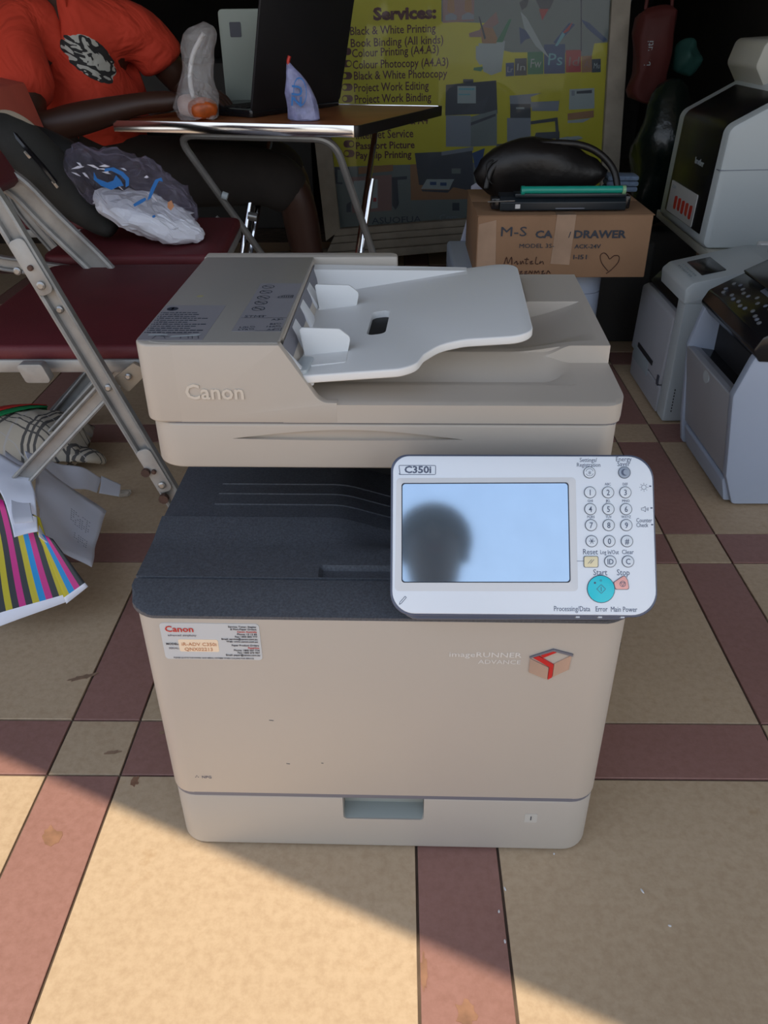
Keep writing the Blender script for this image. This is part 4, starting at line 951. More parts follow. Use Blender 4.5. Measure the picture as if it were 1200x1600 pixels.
rp = n.new('ShaderNodeValToRGB'); rp.color_ramp.interpolation = 'CONSTANT'; rp.color_ramp.elements[0].color = (.02, .02, .02, 1); rp.color_ramp.elements[1].position = .5; rp.color_ramp.elements[1].color = (.42, .42, .38, 1)
sw = n.new('ShaderNodeMath'); sw.operation = 'FRACT'; sm = n.new('ShaderNodeMath'); sm.operation = 'MULTIPLY_ADD'; sm.inputs[1].default_value = 3.2; l.new(wv.outputs['Fac'], sm.inputs[0]); l.new(ln_.outputs['Value'], sm.inputs[2]); l.new(sm.outputs[0], sw.inputs[0]); l.new(sw.outputs[0], rp.inputs[0])
mx = n.new('ShaderNodeMix'); mx.data_type = 'RGBA'; l.new(mk.outputs[0], mx.inputs['Factor']); mx.inputs[6].default_value = (.52, .040, .016, 1); l.new(rp.outputs[0], mx.inputs[7]); l.new(mx.outputs[2], b.inputs['Base Color'])
nz_ = n.new('ShaderNodeTexNoise'); nz_.inputs['Scale'].default_value = 9; nz_.inputs['Detail'].default_value = 3; nz_.inputs['Distortion'].default_value = .8; l.new(tcn.outputs['Object'], nz_.inputs['Vector'])
bp_ = n.new('ShaderNodeBump'); bp_.inputs['Strength'].default_value = .8; bp_.inputs['Distance'].default_value = .03; l.new(nz_.outputs['Fac'], bp_.inputs['Height']); l.new(bp_.outputs[0], b.inputs['Normal'])
skin('t_shirt', [[(W_(c_), r) for c_, r in cc] for cc in sh_], shirt, man)
tr_ = [[((-.86, 2.52, .51), (.15, .13)), (rhp, .11), ((-.55, 2.42, .50), .098), ((-.34, 2.42, .485), .082), ((-.285, 2.43, .42), .078)],
       [((-.86, 2.52, .51), (.15, .13)), (lhp, .11), ((-.55, 2.64, .50), .098), ((-.37, 2.66, .485), .082), ((-.32, 2.665, .42), .078)]]
skin('trousers', [[(W_(c_), r) for c_, r in cc] for cc in tr_], M['trousers'], man)
bm = bmesh.new(); ellipsoid(bm, W_((-.845, 2.41, 1.135)), (.085, .092, .085)); 
for v in bm.verts:
    if v.co.z < 1.10: v.co.z = 1.10+(v.co.z-1.10)*.25
hr = obj('hair', bm, M['hair'], man, smooth='keep')
for sgn in (-1, 1):
    bm = bmesh.new(); c_ = Vector((-.765, 2.365, 1.115))+Vector((.3, .5, 0))*.045*sgn; ellipsoid(bm, W_(c_), (.012, .012, .008)); obj('eye', bm, M['lace'], man, smooth='keep')
    bm = bmesh.new(); c_ = Vector((-.84, 2.40, 1.10))+Vector((.45, .9, 0))*.085*sgn; ellipsoid(bm, W_(c_), (.012, .012, .028)); obj('ear', bm, M['shirt_skin'], man, smooth='keep')
bm = bmesh.new(); tube(bm, [W_((-.770, 2.362, 1.115)), W_((-.742, 2.348, 1.075)), W_((-.760, 2.358, 1.068))], [.008, .014, .010], 8); obj('nose', bm, M['shirt_skin'], man, smooth='keep')
bm = bmesh.new(); ellipsoid(bm, W_((-.764, 2.360, 1.045)), (.012, .024, .008)); obj('mouth', bm, M['red_bag'], man, smooth='keep')
for (x, y) in ((-.17, 2.45), (-.21, 2.68)):
    bm = bmesh.new(); prism(bm, rpoly([(-.12, -.045), (.12, -.04), (.13, .04), (-.12, .045)], .035), 'z', .002, .05, bev=.012)
    sho = obj('shoe', bm, M['shoe'], man); sho.location = W_((x, y, 0))
#@@END_PERSON
# ================================================================= FOLDING CHAIRS
def chair(name, label, loc, near, far, seatq, lg, group=None, backrest=None, zs=.447, far_w=.03, rail_m='steel', back_m='maroon'):
    """near / far: polylines (x, z) of the two side rails in chair coordinates; y is the chair's width"""
    t = thing(name, label, 'chair', loc, 0, group)
    bm = bmesh.new(); prism(bm, rpoly(seatq, .03, 5), 'z', zs-.024, zs, bev=.009, seg=3); obj('seat', bm, M['maroon'], t)
    bm = bmesh.new(); prism(bm, rpoly([(x*1.0, y*1.0) for x, y in seatq], .03, 5), 'z', zs-.044, zs-.022, bev=.004); obj('seat_rim', bm, M['steel'], t)
    def channel(nm, pts, y, wd=.030, m=M[rail_m], dy=.012):
        bm = bmesh.new()
        P = [Vector(p) for p in bendpath([(x, y, z) for x, z in pts], .03, 4)]
        n_ = []
        for i, p in enumerate(P):
            d = (P[min(i+1, len(P)-1)]-P[max(i-1, 0)]).normalized(); n_.append(Vector((d.z, 0, -d.x)))
        prof = [(-.5, 0), (-.5, -1), (-.40, -1.15), (-.30, -1), (-.27, -.35), (.27, -.35), (.30, -1), (.40, -1.15), (.5, -1), (.5, 0)]
        rings = [[bm.verts.new(p+nn_*a*wd+Vector((0, b*dy, 0))) for a, b in prof] for p, nn_ in zip(P, n_)]
        for a, b in zip(rings, rings[1:]):
            for k in range(len(prof)): bm.faces.new((a[k], a[(k+1) % len(prof)], b[(k+1) % len(prof)], b[k]))
        bm.faces.new(rings[0]); bm.faces.new(rings[-1][::-1]); return obj(nm, bm, m, t)
    r1 = channel('side_rail', near, .0); r2 = channel('side_rail', far, .50, far_w)
    a, b = lg
    for y in (.10, .46):
        channel('leg', [a, b], y, .030)
    bm = bmesh.new(); tube(bm, [(b[0], .04, b[1]+.02), (b[0], .455, b[1]+.02)], .008); obj('stretcher', bm, M[rail_m], t)
    f = near[-1]; bm = bmesh.new(); tube(bm, [(f[0]-.03, .0, f[1]+.09), (f[0]-.03, .50, f[1]+.09)], .008); obj('stretcher', bm, M[rail_m], t)
    return t, r1, channel
def rivet(parent, x, y, z, r=.006, m='rivet'):
    bm = bmesh.new(); lathe(bm, [(r, 0), (r, -.003), (r*.6, -.0045)], (x, y, z), 12, 'y'); o = obj('rivet', bm, M[m], parent); return o
c1o = (-.70, 1.13, 0)
near = [(-.16, .74), (-.02, .82), (.10, .80), (.163, .662), (.331, .213), (.408, .004)]
far = [(-.10, .64), (-.03, .605), (.015, .545), (.098, .449), (.27, .20), (.37, .004)]
c1, r1, chan = chair('folding_chair', 'maroon folding chair with bare maroon seat and grey steel legs beside the copier', c1o, near, far,
    [(0, .045), (.355, .045), (.355, .525), (-.01, .525)], [(.292, .425), (-.155, .004)], far_w=.048)
for (x, z) in ((.163+.005, .575), (.215, .520), (.262, .40), (.305, .285)): rivet(r1, x, -.005, z, .0055)
for i, (z0, z1) in enumerate(((.62, .545), (.30, .225))):
    xa = .163-.374*(z0-.662); xb = .163-.374*(z1-.662); d = Vector((xb-xa, z1-z0)).normalized(); q = Vector((-d.y, d.x))*.0125
    bm = bmesh.new(); prism(bm, rpoly([(xa+q.x, z0+q.y), (xb+q.x, z1+q.y), (xb-q.x, z1-q.y), (xa-q.x, z0-q.y)], .009), 'y', -.0175, -.013, bev=.001)
    obj('pivot_plate', bm, M['steel'], r1); rivet(r1, xb-d.x*.014, -.0178, z1-d.y*.014, .006); rivet(r1, (xa+xb)/2, -.0178, (z0+z1)/2, .004, 'rust')
bm = bmesh.new(); tube(bm, [(.30, -.018, .262), (.30, -.024, .262)], .007); obj('hole_bolt', bm, M['rust'], r1)
bm = bmesh.new(); tube(bm, [(.322, -.018, .215), (.322, -.026, .215)], .008); obj('rusty_bolt', bm, M['rust'], r1)
bm = bmesh.new(); prism(bm, rpoly([(.262, .405), (.300, .432), (.322, .418), (.285, .385)], .004), 'y', .012, .022, bev=.001); obj('bracket', bm, M['khaki'], c1); rivet(c1, .290, .010, .412, .005)
rivet(c1, .262, .018, .380, .006); bm = bmesh.new(); prism(bm, rpoly([(.12, .43), (.16, .43), (.17, .40), (.13, .40)], .006), 'y', .012, .03, bev=.001); obj('bracket', bm, M['steel'], c1)
bm = bmesh.new(); prism(bm, rpoly([(-.045, .665), (-.020, .615), (-.036, .600), (-.20, .600), (-.22, .69), (-.10, .74)], .008), 'y', .02, .50, bev=.006); obj('backrest', bm, M['maroon'], c1)
# second chair, under the backpack
c2, r2, ch2 = chair('folding_chair', 'maroon folding chair by the table, holding the backpack and bag of papers', (-.76, 1.71, 0),
    [(-.20, .60), (-.10, .44), (.10, .41), (.30, .10), (.37, .004)], [(-.20, .60), (-.10, .44), (.10, .41), (.30, .10), (.37, .004)], [(0, .01), (.385, .01), (.365, .385), (0, .385)], [(.30, .425), (-.12, .004)])
bm = bmesh.new(); prism(bm, rpoly([(-.09, .625), (-.12, .745), (-.19, .76), (-.21, .60), (-.15, .59)], .008), 'y', .05, .42, bev=.006); obj('backrest', bm, M['lit_vinyl'], c2)
c3, r3, ch3 = chair('folding_chair', 'chair with red backrest coloured as lit, behind the seated person at the left edge', (-1.10, 2.27, 0),
    [(-.06, .85), (.08, .43), (.30, .10), (.37, .004)], [(-.06, .85), (.08, .43), (.30, .10), (.37, .004)], [(0, .01), (.34, .01), (.34, .46), (0, .46)], [(.28, .40), (-.05, .004)], zs=.40)
bm = bmesh.new(); prism(bm, rpoly([(0, -.02), (.19, -.02), (.19, .50), (0, .50)], .03), 'z', 0, .03, bev=.01, mtx=T(-.005, 0, .60) @ RY(math.radians(-72))); obj('backrest', bm, M['lit_vinyl'], c3)

# ================================================================= BACKPACK AND BAG OF PAPERS ON THE SECOND CHAIR
def blob(bm, c, r, rot=None, u=24, v=16): return ellipsoid(bm, c, r, u, v, rot)
bp = thing('backpack', 'charcoal backpack with zip slumped against the chair, under the red shirt', 'backpack', (-.70, 1.86, .449))
bm = bmesh.new(); q = lambda x, z, y=0: (x+.70, y, z-.449)
tube(bm, smoothpath([q(-.885, .655), q(-.85, .665), q(-.79, .625), q(-.735, .565), q(-.69, .515), q(-.655, .478), q(-.64, .462)], 4), [.022, .040, .055, .062, .066, .068, .068, .068, .068, .068, .068, .066, .064, .062, .060, .058, .055, .052, .048, .044, .040, .036, .032, .026, .012], 18, .75)
wob(bm, .010, 14, 2); wob(bm, .004, 40, 7)
for v in bm.verts: v.co.z = max(v.co.z, .002)
obj('pack_body', bm, M['charcoal_cloth'], bp, smooth='keep')
bm = bmesh.new(); tube(bm, smoothpath([q(-.80, .66, .05), q(-.72, .60, .06), q(-.64, .53, .06), q(-.56, .49, .06), q(-.48, .474, .06)], 4), [.03, .035, .04, .042, .044, .046, .046, .046, .045, .042, .04, .036, .032, .028, .024, .02, .012], 14, .8)
for v in bm.verts: v.co.z = max(v.co.z, .002)
wob(bm, .006, 20, 4)
for v in bm.verts: v.co.z = max(v.co.z, .002)
obj('pack_side', bm, M['black_cloth'], bp, smooth='keep')
bm = bmesh.new(); tube(bm, smoothpath([q(-.80, .675, -.042), q(-.775, .648, -.056), q(-.745, .61, -.060), q(-.725, .578, -.060)]), .0055, 6); zi = obj('zip', bm, M['black_gloss'], bp)
for (x, z, s) in ((-.775, .640, 0), (-.730, .582, 1)):
    bm = bmesh.new(); prism(bm, rpoly([(-.0025, 0), (.0025, 0), (.0035, -.016), (-.0035, -.016)], .001), 'y', -.002, 0, bev=.0005, mtx=T(x+.70, -.062, z-.449) @ RY(-.6)); obj('zip_pull', bm, M['rivet'], zi)
bm = bmesh.new(); tube(bm, smoothpath([q(-.885, .62, -.02), q(-.86, .685, -.02), q(-.82, .700, -.01), q(-.785, .68, 0), q(-.77, .65, .01)]), .013, 8, .3); obj('top_webbing', bm, M['khaki'], bp)
pb_ = thing('bag_of_papers', 'clear crinkled plastic bag of folded white papers with blue print, on the chair', 'bag', (-.56, 1.84, .449))
def sheet(bm, P, nu=14, nv=10, amp=.006, sc=20, seed=0, mi=lambda a, b: 0, th=0):
    P = [Vector(p) for p in P]; g = []
    for i in range(nu+1):
        r = []
        for j in range(nv+1):
            a, b = i/nu, j/nv; c_ = (P[0]*(1-a)+P[1]*a)*(1-b)+(P[3]*(1-a)+P[2]*a)*b
            qv = c_*sc+Vector((seed, 0, seed)); nrm = (P[1]-P[0]).cross(P[3]-P[0]).normalized()
            r.append(bm.verts.new(c_+nrm*noise.noise(qv)*amp+Vector((noise.noise(qv+Vector((5, 5, 5))), noise.noise(qv+Vector((7, 1, 5))), 0))*amp*.5))
        g.append(r)
    for i in range(nu):
        for j in range(nv): bm.faces.new((g[i][j], g[i+1][j], g[i+1][j+1], g[i][j+1])).material_index = mi(i, j)
def sheet_obj(name, P, m, parent, th=.0012, **kw):
    bm = bmesh.new(); sheet(bm, P, **kw); 
    r = bmesh.ops.solidify(bm, geom=bm.faces[:], thickness=th) if False else None
    o = obj(name, bm, m, parent, smooth='keep')
    md = o.modifiers.new('t', 'SOLIDIFY'); md.thickness = th; return o
L2 = lambda x, y, z: (x+.56, y-1.84, z-.449)
for i, pts in enumerate(([(-.655, 1.80, .540), (-.50, 1.785, .512), (-.455, 1.86, .505), (-.60, 1.90, .552)], [(-.62, 1.785, .520), (-.48, 1.77, .487), (-.45, 1.84, .495), (-.55, 1.89, .54)])):
    sheet_obj('paper', [L2(*p) for p in pts], M['paper'], pb_, amp=.008, sc=16, seed=i*3, nu=18, nv=14)
bm = bmesh.new(); blob(bm, L2(-.545, 1.83, .502), (.122, .080, .040), Matrix.Rotation(.36, 3, 'Y'), 40, 26); wob(bm, .009, 18, 9); wob(bm, .004, 55, 2)
for v in bm.verts: v.co.z = max(v.co.z, .002)
wob(bm, .005, 90, 5); obj('folded_papers', bm, M['paper'], pb_, smooth=False)
bm = bmesh.new(); blob(bm, L2(-.58, 1.85, .555), (.150, .092, .062), Matrix.Rotation(.42, 3, 'Y'), 44, 30); wob(bm, .018, 20, 9); wob(bm, .012, 55, 4)
for v in bm.verts: v.co.z = max(v.co.z, .002)
obj('plastic_film', bm, film('bag_film', (.30, .27, .38, 1), .08, .20), pb_, smooth=False)
def flatmark(pts, name, m, parent, zoff=.0):
    bm = bmesh.new(); tube(bm, smoothpath(pts, 5), .011, 6, .35); return obj(name, bm, m, parent, smooth='keep')
bl_ = mat('bright_blue_print', (.0, .16, .52, 1), .4)
def patch(pts, m, nm, y=1.742):
    bm = bmesh.new(); P = [L2(x, y+.10*(z-.52), z) for x, z in pts]
    prism(bm, [(p[0], p[2]) for p in P], 'y', P[0][1]-.001, P[0][1]+.001, bev=0); return obj(nm, bm, m, pb_)
patch([(-.622, .606), (-.618, .594), (-.598, .586), (-.585, .590), (-.578, .600), (-.570, .590), (-.566, .580), (-.578, .578), (-.592, .572), (-.612, .580), (-.625, .592)], bl_, 'blue_mark')
patch([(-.600, .607), (-.586, .609), (-.568, .600), (-.560, .590), (-.562, .577), (-.555, .580), (-.552, .594), (-.562, .606), (-.580, .615), (-.598, .613)], bl_, 'blue_mark')
patch([(-.548, .540), (-.530, .548), (-.522, .553), (-.523, .558), (-.535, .553), (-.550, .545)], bl_, 'blue_mark')
patch([(-.520, .552), (-.512, .556), (-.500, .575), (-.490, .590), (-.482, .588), (-.484, .596), (-.497, .592), (-.508, .576)], bl_, 'blue_mark')
patch([(-.513, .518), (-.507, .520), (-.508, .524), (-.514, .522)], bl_, 'blue_mark')
patch([(-.478, .548), (-.470, .552), (-.466, .540), (-.474, .532), (-.480, .538)], M['orange_ink'], 'printed_logo')
cr_ = mat('crease_glint', (.75, .75, .85, 1), .15)  # pale slivers painted as sparkle on the folds of the film
rr2 = random.Random(12)
for i in range(16):
    x0 = -.68+rr2.random()*.17; z0 = .655-(x0+.68)*.38-rr2.random()*.06; a_ = rr2.uniform(-.9, .2); l_2 = rr2.uniform(.008, .030); w_2 = rr2.uniform(.0015, .005)
    dx, dz = math.cos(a_)*l_2, math.sin(a_)*l_2
    patch([(x0, z0), (x0+dx*.5+w_2*.3, z0+dz*.5+w_2), (x0+dx, z0+dz), (x0+dx*.6, z0+dz*.6-w_2*.4)], cr_, 'crease_glint', 1.760)

# ================================================================= TORN PARCEL AND PLAID BAG ON THE FLOOR, LEFT
jk = thing('torn_parcel', 'torn white paper parcel with cyan, magenta, yellow and black stripes on the floor', 'parcel', (-.64, 1.15, 0))
J = lambda x, y, z: (x+.64, y-1.15, z)
SM = [mat('stripe_black', (.025, .028, .03, 1), .5), mat('stripe_yellow', (.50, .43, .01, 1), .5), mat('stripe_cyan', (.0, .25, .60, 1), .5), mat('stripe_magenta', (.55, .02, .22, 1), .5), M['paper']]
def striped(name, P, seq, per=2, **kw):
    bm = bmesh.new(); sheet(bm, P, nu=len(seq)*per, nv=12, mi=lambda a, b: 4 if b == 11 else seq[a//per], **kw)
    o = obj(name, bm, SM, jk, smooth='keep'); md = o.modifiers.new('t', 'SOLIDIFY'); md.thickness = .0012; return o
# corner order: top-left, top-right, bottom-right, bottom-left (as it lies)
striped('striped_sheet', [J(-.735, 1.20, .185), J(-.600, 1.13, .165), J(-.5450, 1.045, .055), J(-.650, 1.000, .035)], [3, 0, 1, 0, 3, 0, 1, 2, 3, 0, 1], amp=.006, sc=9)
striped('striped_flap', [J(-.601, 1.11, .150), J(-.572, 1.10, .142), J(-.512, 1.055, .078), J(-.545, 1.035, .058)], [1, 2, 3, 0], amp=.004, sc=12, seed=4)
def jp(name, P, seed, amp=.012, th=.0012): return sheet_obj(name, [J(*p) for p in P], M['paper'], jk, th=th, amp=amp, sc=14, seed=seed, nu=18, nv=14)
jp('paper_sheet', [(-.685, 1.33, .175), (-.568, 1.315, .060), (-.530, 1.115, .070), (-.590, 1.095, .150)], 1, .009)
jp('paper_sheet', [(-.76, 1.30, .215), (-.655, 1.25, .195), (-.592, 1.10, .152), (-.625, 1.085, .155)], 5, .016)
jp('paper_sheet', [(-.72, 1.30, .20), (-.68, 1.28, .19), (-.600, 1.105, .165), (-.625, 1.09, .172)], 8, .01)
jp('paper_sheet', [(-.78, 1.28, .205), (-.735, 1.23, .225), (-.735, 1.17, .205), (-.80, 1.20, .185)], 11, .016)
jp('torn_strip', [(-.70, 1.34, .185), (-.622, 1.46, .060), (-.615, 1.41, .050), (-.665, 1.27, .170)], 14, .014)
jp('torn_strip', [(-.622, 1.46, .060), (-.590, 1.475, .030), (-.588, 1.44, .020), (-.616, 1.41, .045)], 17, .01)
bm = bmesh.new(); prism(bm, rpoly([(-.004, 0), (.022, .004), (.026, .022), (0, .02)], .004), 'z', .001, .010, bev=.002); 
for v in bm.verts: v.co += Vector((J(-.600, 1.47, 0)))
obj('tape_end', bm, film('torn_tape', (.55, .5, .42, 1), .2, .6), jk)
bm = bmesh.new()
rr_ = random.Random(5)
for blk, (cx_, cy_, cz_) in enumerate(((-.585, 1.225, .103), (-.560, 1.145, .090))):
    pass
ps = [Vector(J(-.685, 1.33, .175)), Vector(J(-.568, 1.315, .060)), Vector(J(-.530, 1.115, .070)), Vector(J(-.590, 1.095, .150))]
nrm = (ps[1]-ps[0]).cross(ps[3]-ps[0]).normalized(); nrm = nrm if nrm.dot(Vector((0, -1, 1))) > 0 else -nrm
for a0, b0, rows, cols in ((.50, .42, 7, 9), (.58, .72, 4, 7)):
    for i in range(cols):
        for j in range(rows):
            if rr_.random() < .25: continue
            a = a0+i*.036; b = b0+j*.030; c_ = [(ps[0]*(1-x)+ps[1]*x)*(1-y)+(ps[3]*(1-x)+ps[2]*x)*y+nrm*.0085 for x, y in ((a, b), (a+.022, b), (a+.022, b+.012), (a, b+.012))]
            bm.faces.new([bm.verts.new(p) for p in c_])
o = obj('blurred_print', bm, mat('faint_grey_print', (.34, .37, .47, 1), .8), jk, smooth=False); o['kind'] = 'stuff'
bm = bmesh.new(); blob(bm, J(-.735, 1.12, .055), (.07, .10, .052)); wob(bm, .012, 12, 2)
for v in bm.verts: v.co.z = max(v.co.z, .001)
obj('dark_lining', bm, M['black_cloth'], jk, smooth='keep')
# plaid bag
pm = bpy.data.materials.new('plaid_cloth'); pm.use_nodes = True; n = pm.node_tree.nodes; l = pm.node_tree.links; b = n['Principled BSDF']; b.inputs['Roughness'].default_value = .85
t_ = n.new('ShaderNodeTexCoord'); rt2 = n.new('ShaderNodeMapping'); rt2.inputs['Rotation'].default_value = (0, 0, .5); l.new(t_.outputs['Object'], rt2.inputs[0]); sp_ = n.new('ShaderNodeSeparateXYZ'); l.new(rt2.outputs[0], sp_.inputs[0])
cur = None
for ax_ in ('X', 'Y'):
    for per, wd, ph, dk in ((.085, .10, 0, .08), (.085, .10, .16, .08), (.085, .10, .32, .08), (.085, .05, .66, .45)):
        m1 = n.new('ShaderNodeMath'); m1.operation = 'MULTIPLY_ADD'; m1.inputs[1].default_value = 1/per; m1.inputs[2].default_value = 10+ph; l.new(sp_.outputs[ax_], m1.inputs[0])
        m2 = n.new('ShaderNodeMath'); m2.operation = 'FRACT'; l.new(m1.outputs[0], m2.inputs[0])
        m3 = n.new('ShaderNodeMath'); m3.operation = 'LESS_THAN'; m3.inputs[1].default_value = wd*(.75 if ax_ == 'X' else .35); l.new(m2.outputs[0], m3.inputs[0])
        mx = n.new('ShaderNodeMix'); mx.data_type = 'RGBA'; l.new(m3.outputs[0], mx.inputs['Factor'])
        if cur is None: mx.inputs[6].default_value = (.46, .41, .33, 1)
        else: l.new(cur, mx.inputs[6])
        mx.inputs[7].default_value = (dk, dk*.95, dk*.9, 1); cur = mx.outputs[2]
l.new(cur, b.inputs['Base Color'])
pg = thing('plaid_bag', 'beige and black plaid cloth bag with green and red band, lying on the floor', 'bag', (-.86, 1.62, 0))
def pillow(x, y): 
    u = (x/.155); v = (y/.085); d = max(0, 1-abs(u)**2.6)*max(0, 1-abs(v)**2.6); return d**.55*.085
bm = bmesh.new(); G = []
for s in (1, -1):
    G = [[bm.verts.new((-.155+.31*i/26+.012*noise.noise(Vector((j*.4, i*.1, 1))), -.085+.17*j/18+.01*noise.noise(Vector((i*.3, 2, j*.1))), max(.002, .045+s*pillow(-.155+.31*i/26, -.085+.17*j/18)*(1 if s > 0 else .7)+.006*noise.noise(Vector((i*.5, j*.5, 3)))))) for j in range(19)] for i in range(27)]
    for i in range(26):
        for j in range(18): bm.faces.new((G[i][j], G[i+1][j], G[i+1][j+1], G[i][j+1]))
bmesh.ops.remove_doubles(bm, verts=bm.verts, dist=.004)
cb_ = obj('cloth_body', bm, pm, pg, smooth='keep'); cb_.rotation_euler = (0, 0, .15)
def band(name, x0, x1, y0, y1, m, dz):
    bm = bmesh.new(); n1 = 14; g = []
    for i in range(n1+1):
        t = i/n1; xc = x0+(x1-x0)*t; yc = y0+(y1-y0)*t
        g.append([bm.verts.new((xc+w_*.35, yc+w_, .045+pillow(min(.15, max(-.15, xc)), min(.08, max(-.08, yc)))+dz)) for w_ in (-.5*dz*8-.018, .018+.5*dz*8)] if False else [bm.verts.new((xc-.4*w_, yc+w_, .047+pillow(min(.15, max(-.15, xc-.4*w_)), min(.082, max(-.082, yc+w_)))+dz)) for w_ in (-m[1], -m[1]*.5, 0, m[1]*.5, m[1])])
    for a, b in zip(g, g[1:]):
        for k in range(4): bm.faces.new((a[k], a[k+1], b[k+1], b[k]))
    o = obj(name, bm, m[0], pg, smooth='keep'); o.rotation_euler = (0, 0, .15); md = o.modifiers.new('t', 'SOLIDIFY'); md.thickness = .002
band('green_band', -.15, .06, -.065, .060, (mat('green_webbing', (.0, .19, .055, 1), .8), .030), .003)
band('red_band', -.15, .06, -.065, .060, (mat('red_webbing', (.42, .02, .012, 1), .8), .011), .006)
bm = bmesh.new(); tube(bm, smoothpath([(.13, -.05, .05), (.17, -.03, .04), (.185, -.01, .02)]), [.02, .022, .024, .026, .027, .028, .028, .027, .026, .024, .022, .02, .018], 10, .5); obj('gathered_end', bm, pm, pg, smooth='keep')
bm = bmesh.new(); prism(bm, rpoly([(-.13, -.06), (-.08, -.045), (-.085, -.02), (-.14, -.03)], .008), 'z', .085, .095, bev=.002); obj('buckle', bm, M['black_gloss'], pg)
#@@END_LEFT
# ================================================================= RIGHT-HAND PRINTERS
def XZ(bm, poly, y0, y1, r=0, bev=.0, n=6, mi=0): prism(bm, rpoly(poly, r, n), 'y', y0, y1, bev=bev, mi=mi)
p1 = thing('multifunction_printer', 'large pale blue-white floor printer with black control panel, nearest on the right', 'printer', (.66, 1.44, 0))
Q = lambda pts: [(x-.66, z) for x, z in pts]
W1 = .30
bm = bmesh.new()
XZ(bm, Q([(.690, .004), (.664, .07), (.640, .245), (.668, .337), (1.10, .345), (1.10, .004)]), 0, .022, [.01, .01, .02, .03, 0, .01], .004)
obj('side_cover', bm, M['blue_white'], p1)
bm = bmesh.new(); XZ(bm, Q([(.672, .004), (.660, .07), (.642, .245), (.668, .36), (1.10, .36), (1.10, .004)]), W1-.016, W1, [.01, .01, .005, .01, 0, .01], .002); obj('side_cover', bm, M['blue_white'], p1)
bm = bmesh.new(); XZ(bm, Q([(.668, .062), (.640, .243), (.655, .243), (.70, .23), (.70, .062)]), .018, W1-.012, .003, .003)
for v in bm.verts:
    v.co.x -= .012*math.sin(PI*max(0, min(1, (v.co.y-.018)/(W1-.03))))*0
obj('front_panel', bm, M['grey_white'], p1)
bm = bmesh.new(); XZ(bm, Q([(.676, .006), (.662, .060), (.72, .060), (.72, .006)]), .012, W1-.03, .006, .004); obj('paper_cassette', bm, M['blue_white'], p1)
bm = bmesh.new(); XZ(bm, Q([(.70, .02), (.70, .31), (1.10, .31), (1.10, .02)]), .02, W1-.014, 0); obj('inner_body', bm, M['dark'], p1)
bm = bmesh.new(); XZ(bm, Q([(.650, .236), (.655, .241), (.82, .215), (.82, .205)]), .022, W1-.016, .001); obj('output_tray', bm, M['black_gloss'], p1)
bm = bmesh.new(); lathe(bm, [(.016, 0), (.016, .004)], (.641-.66, .15, .225), 16, 'x', 1, .8); obj('finger_notch', bm, M['off_white'], p1)
bm = bmesh.new(); XZ(bm, Q([(.672, .316), (.655, .338), (.668, .364), (.80, .434), (1.10, .442), (1.10, .316), (.70, .316)]), -.004, W1+.002, [.006, .01, .012, .01, .004, 0, .01], .006); cpn = obj('control_unit', bm, M['black_gloss'], p1)
PMt = Matrix((Vector((0, -1, 0)), Vector((.902, 0, .433)).normalized(), Vector((-.433, 0, .902)).normalized())).transposed().to_4x4(); PMt.translation = Vector((.668-.66, W1, .364))
sm_ = mat('silver_key', (.30, .32, .35, 1), .35, metal=.5)
rr_ = random.Random(2)
bm = bmesh.new(); prism(bm, rpoly([(.115, .065), (.175, .065), (.175, .115), (.115, .115)], .004), 'z', 0, .003, bev=.001, mtx=PMt); obj('display', bm, M['post_mid'], cpn)
for i in range(26):
    x = .03+.022*(i % 11)+rr_.uniform(-.006, .006); y = .020+.026*(i//11)+rr_.uniform(-.005, .005)
    if i > 21: x = .06+.02*(i-22); y = .085
    if .11 < x < .18 and y > .06: continue
    bm = bmesh.new(); lathe(bm, [(.0045, 0), (.0045, .0025), (.003, .0035)], (x, y, 0), 10); bmesh.ops.transform(bm, matrix=PMt, verts=bm.verts); obj('key', bm, sm_ if i % 3 else M['post_mid'], cpn)
bm = bmesh.new(); lathe(bm, [(.018, 0), (.018, .003), (.012, .004), (.011, .0025), (.008, .0025), (.007, .005)], (.215, .075, 0), 20); bmesh.ops.transform(bm, matrix=PMt, verts=bm.verts); obj('navigation_ring', bm, sm_, cpn)
bm = bmesh.new(); XZ(bm, Q([(.772, .428), (.752, .455), (.755, .500), (.792, .522), (1.10, .528), (1.10, .428)]), .02, W1-.04, [.01, .02, .02, .02, 0, 0], .008); sl = obj('document_feeder', bm, mat('soft_black_plastic', (.028, .033, .035, 1), .35), p1)
bm = bmesh.new(); text(bm, 'MP50', T(.7515-.66, .17, .470) @ RZ(-PI/2) @ RX(PI/2), .018, 'CENTER', 1, 0, .0003); obj('lettering', bm, M['post_light'], sl)
bm = bmesh.new(); XZ(bm, Q([(.730, .402), (.724, .410), (.772, .434), (.79, .428)]), .0, W1-.02, .002, .001); obj('feeder_lip', bm, M['black_gloss'], p1)
bm = bmesh.new(); lathe(bm, [(.030, 0), (.030, -.0015)], (.755-.66, -.0002, .185), 24, 'y'); obj('side_emboss', bm, M['blue_white'], p1)
bm = bmesh.new(); prism(bm, rpoly([(.18, .075), (.36, .075), (.36, .095), (.18, .095)], .002), 'y', -.001, .001); obj('vent_label', bm, M['post_mid'], p1)

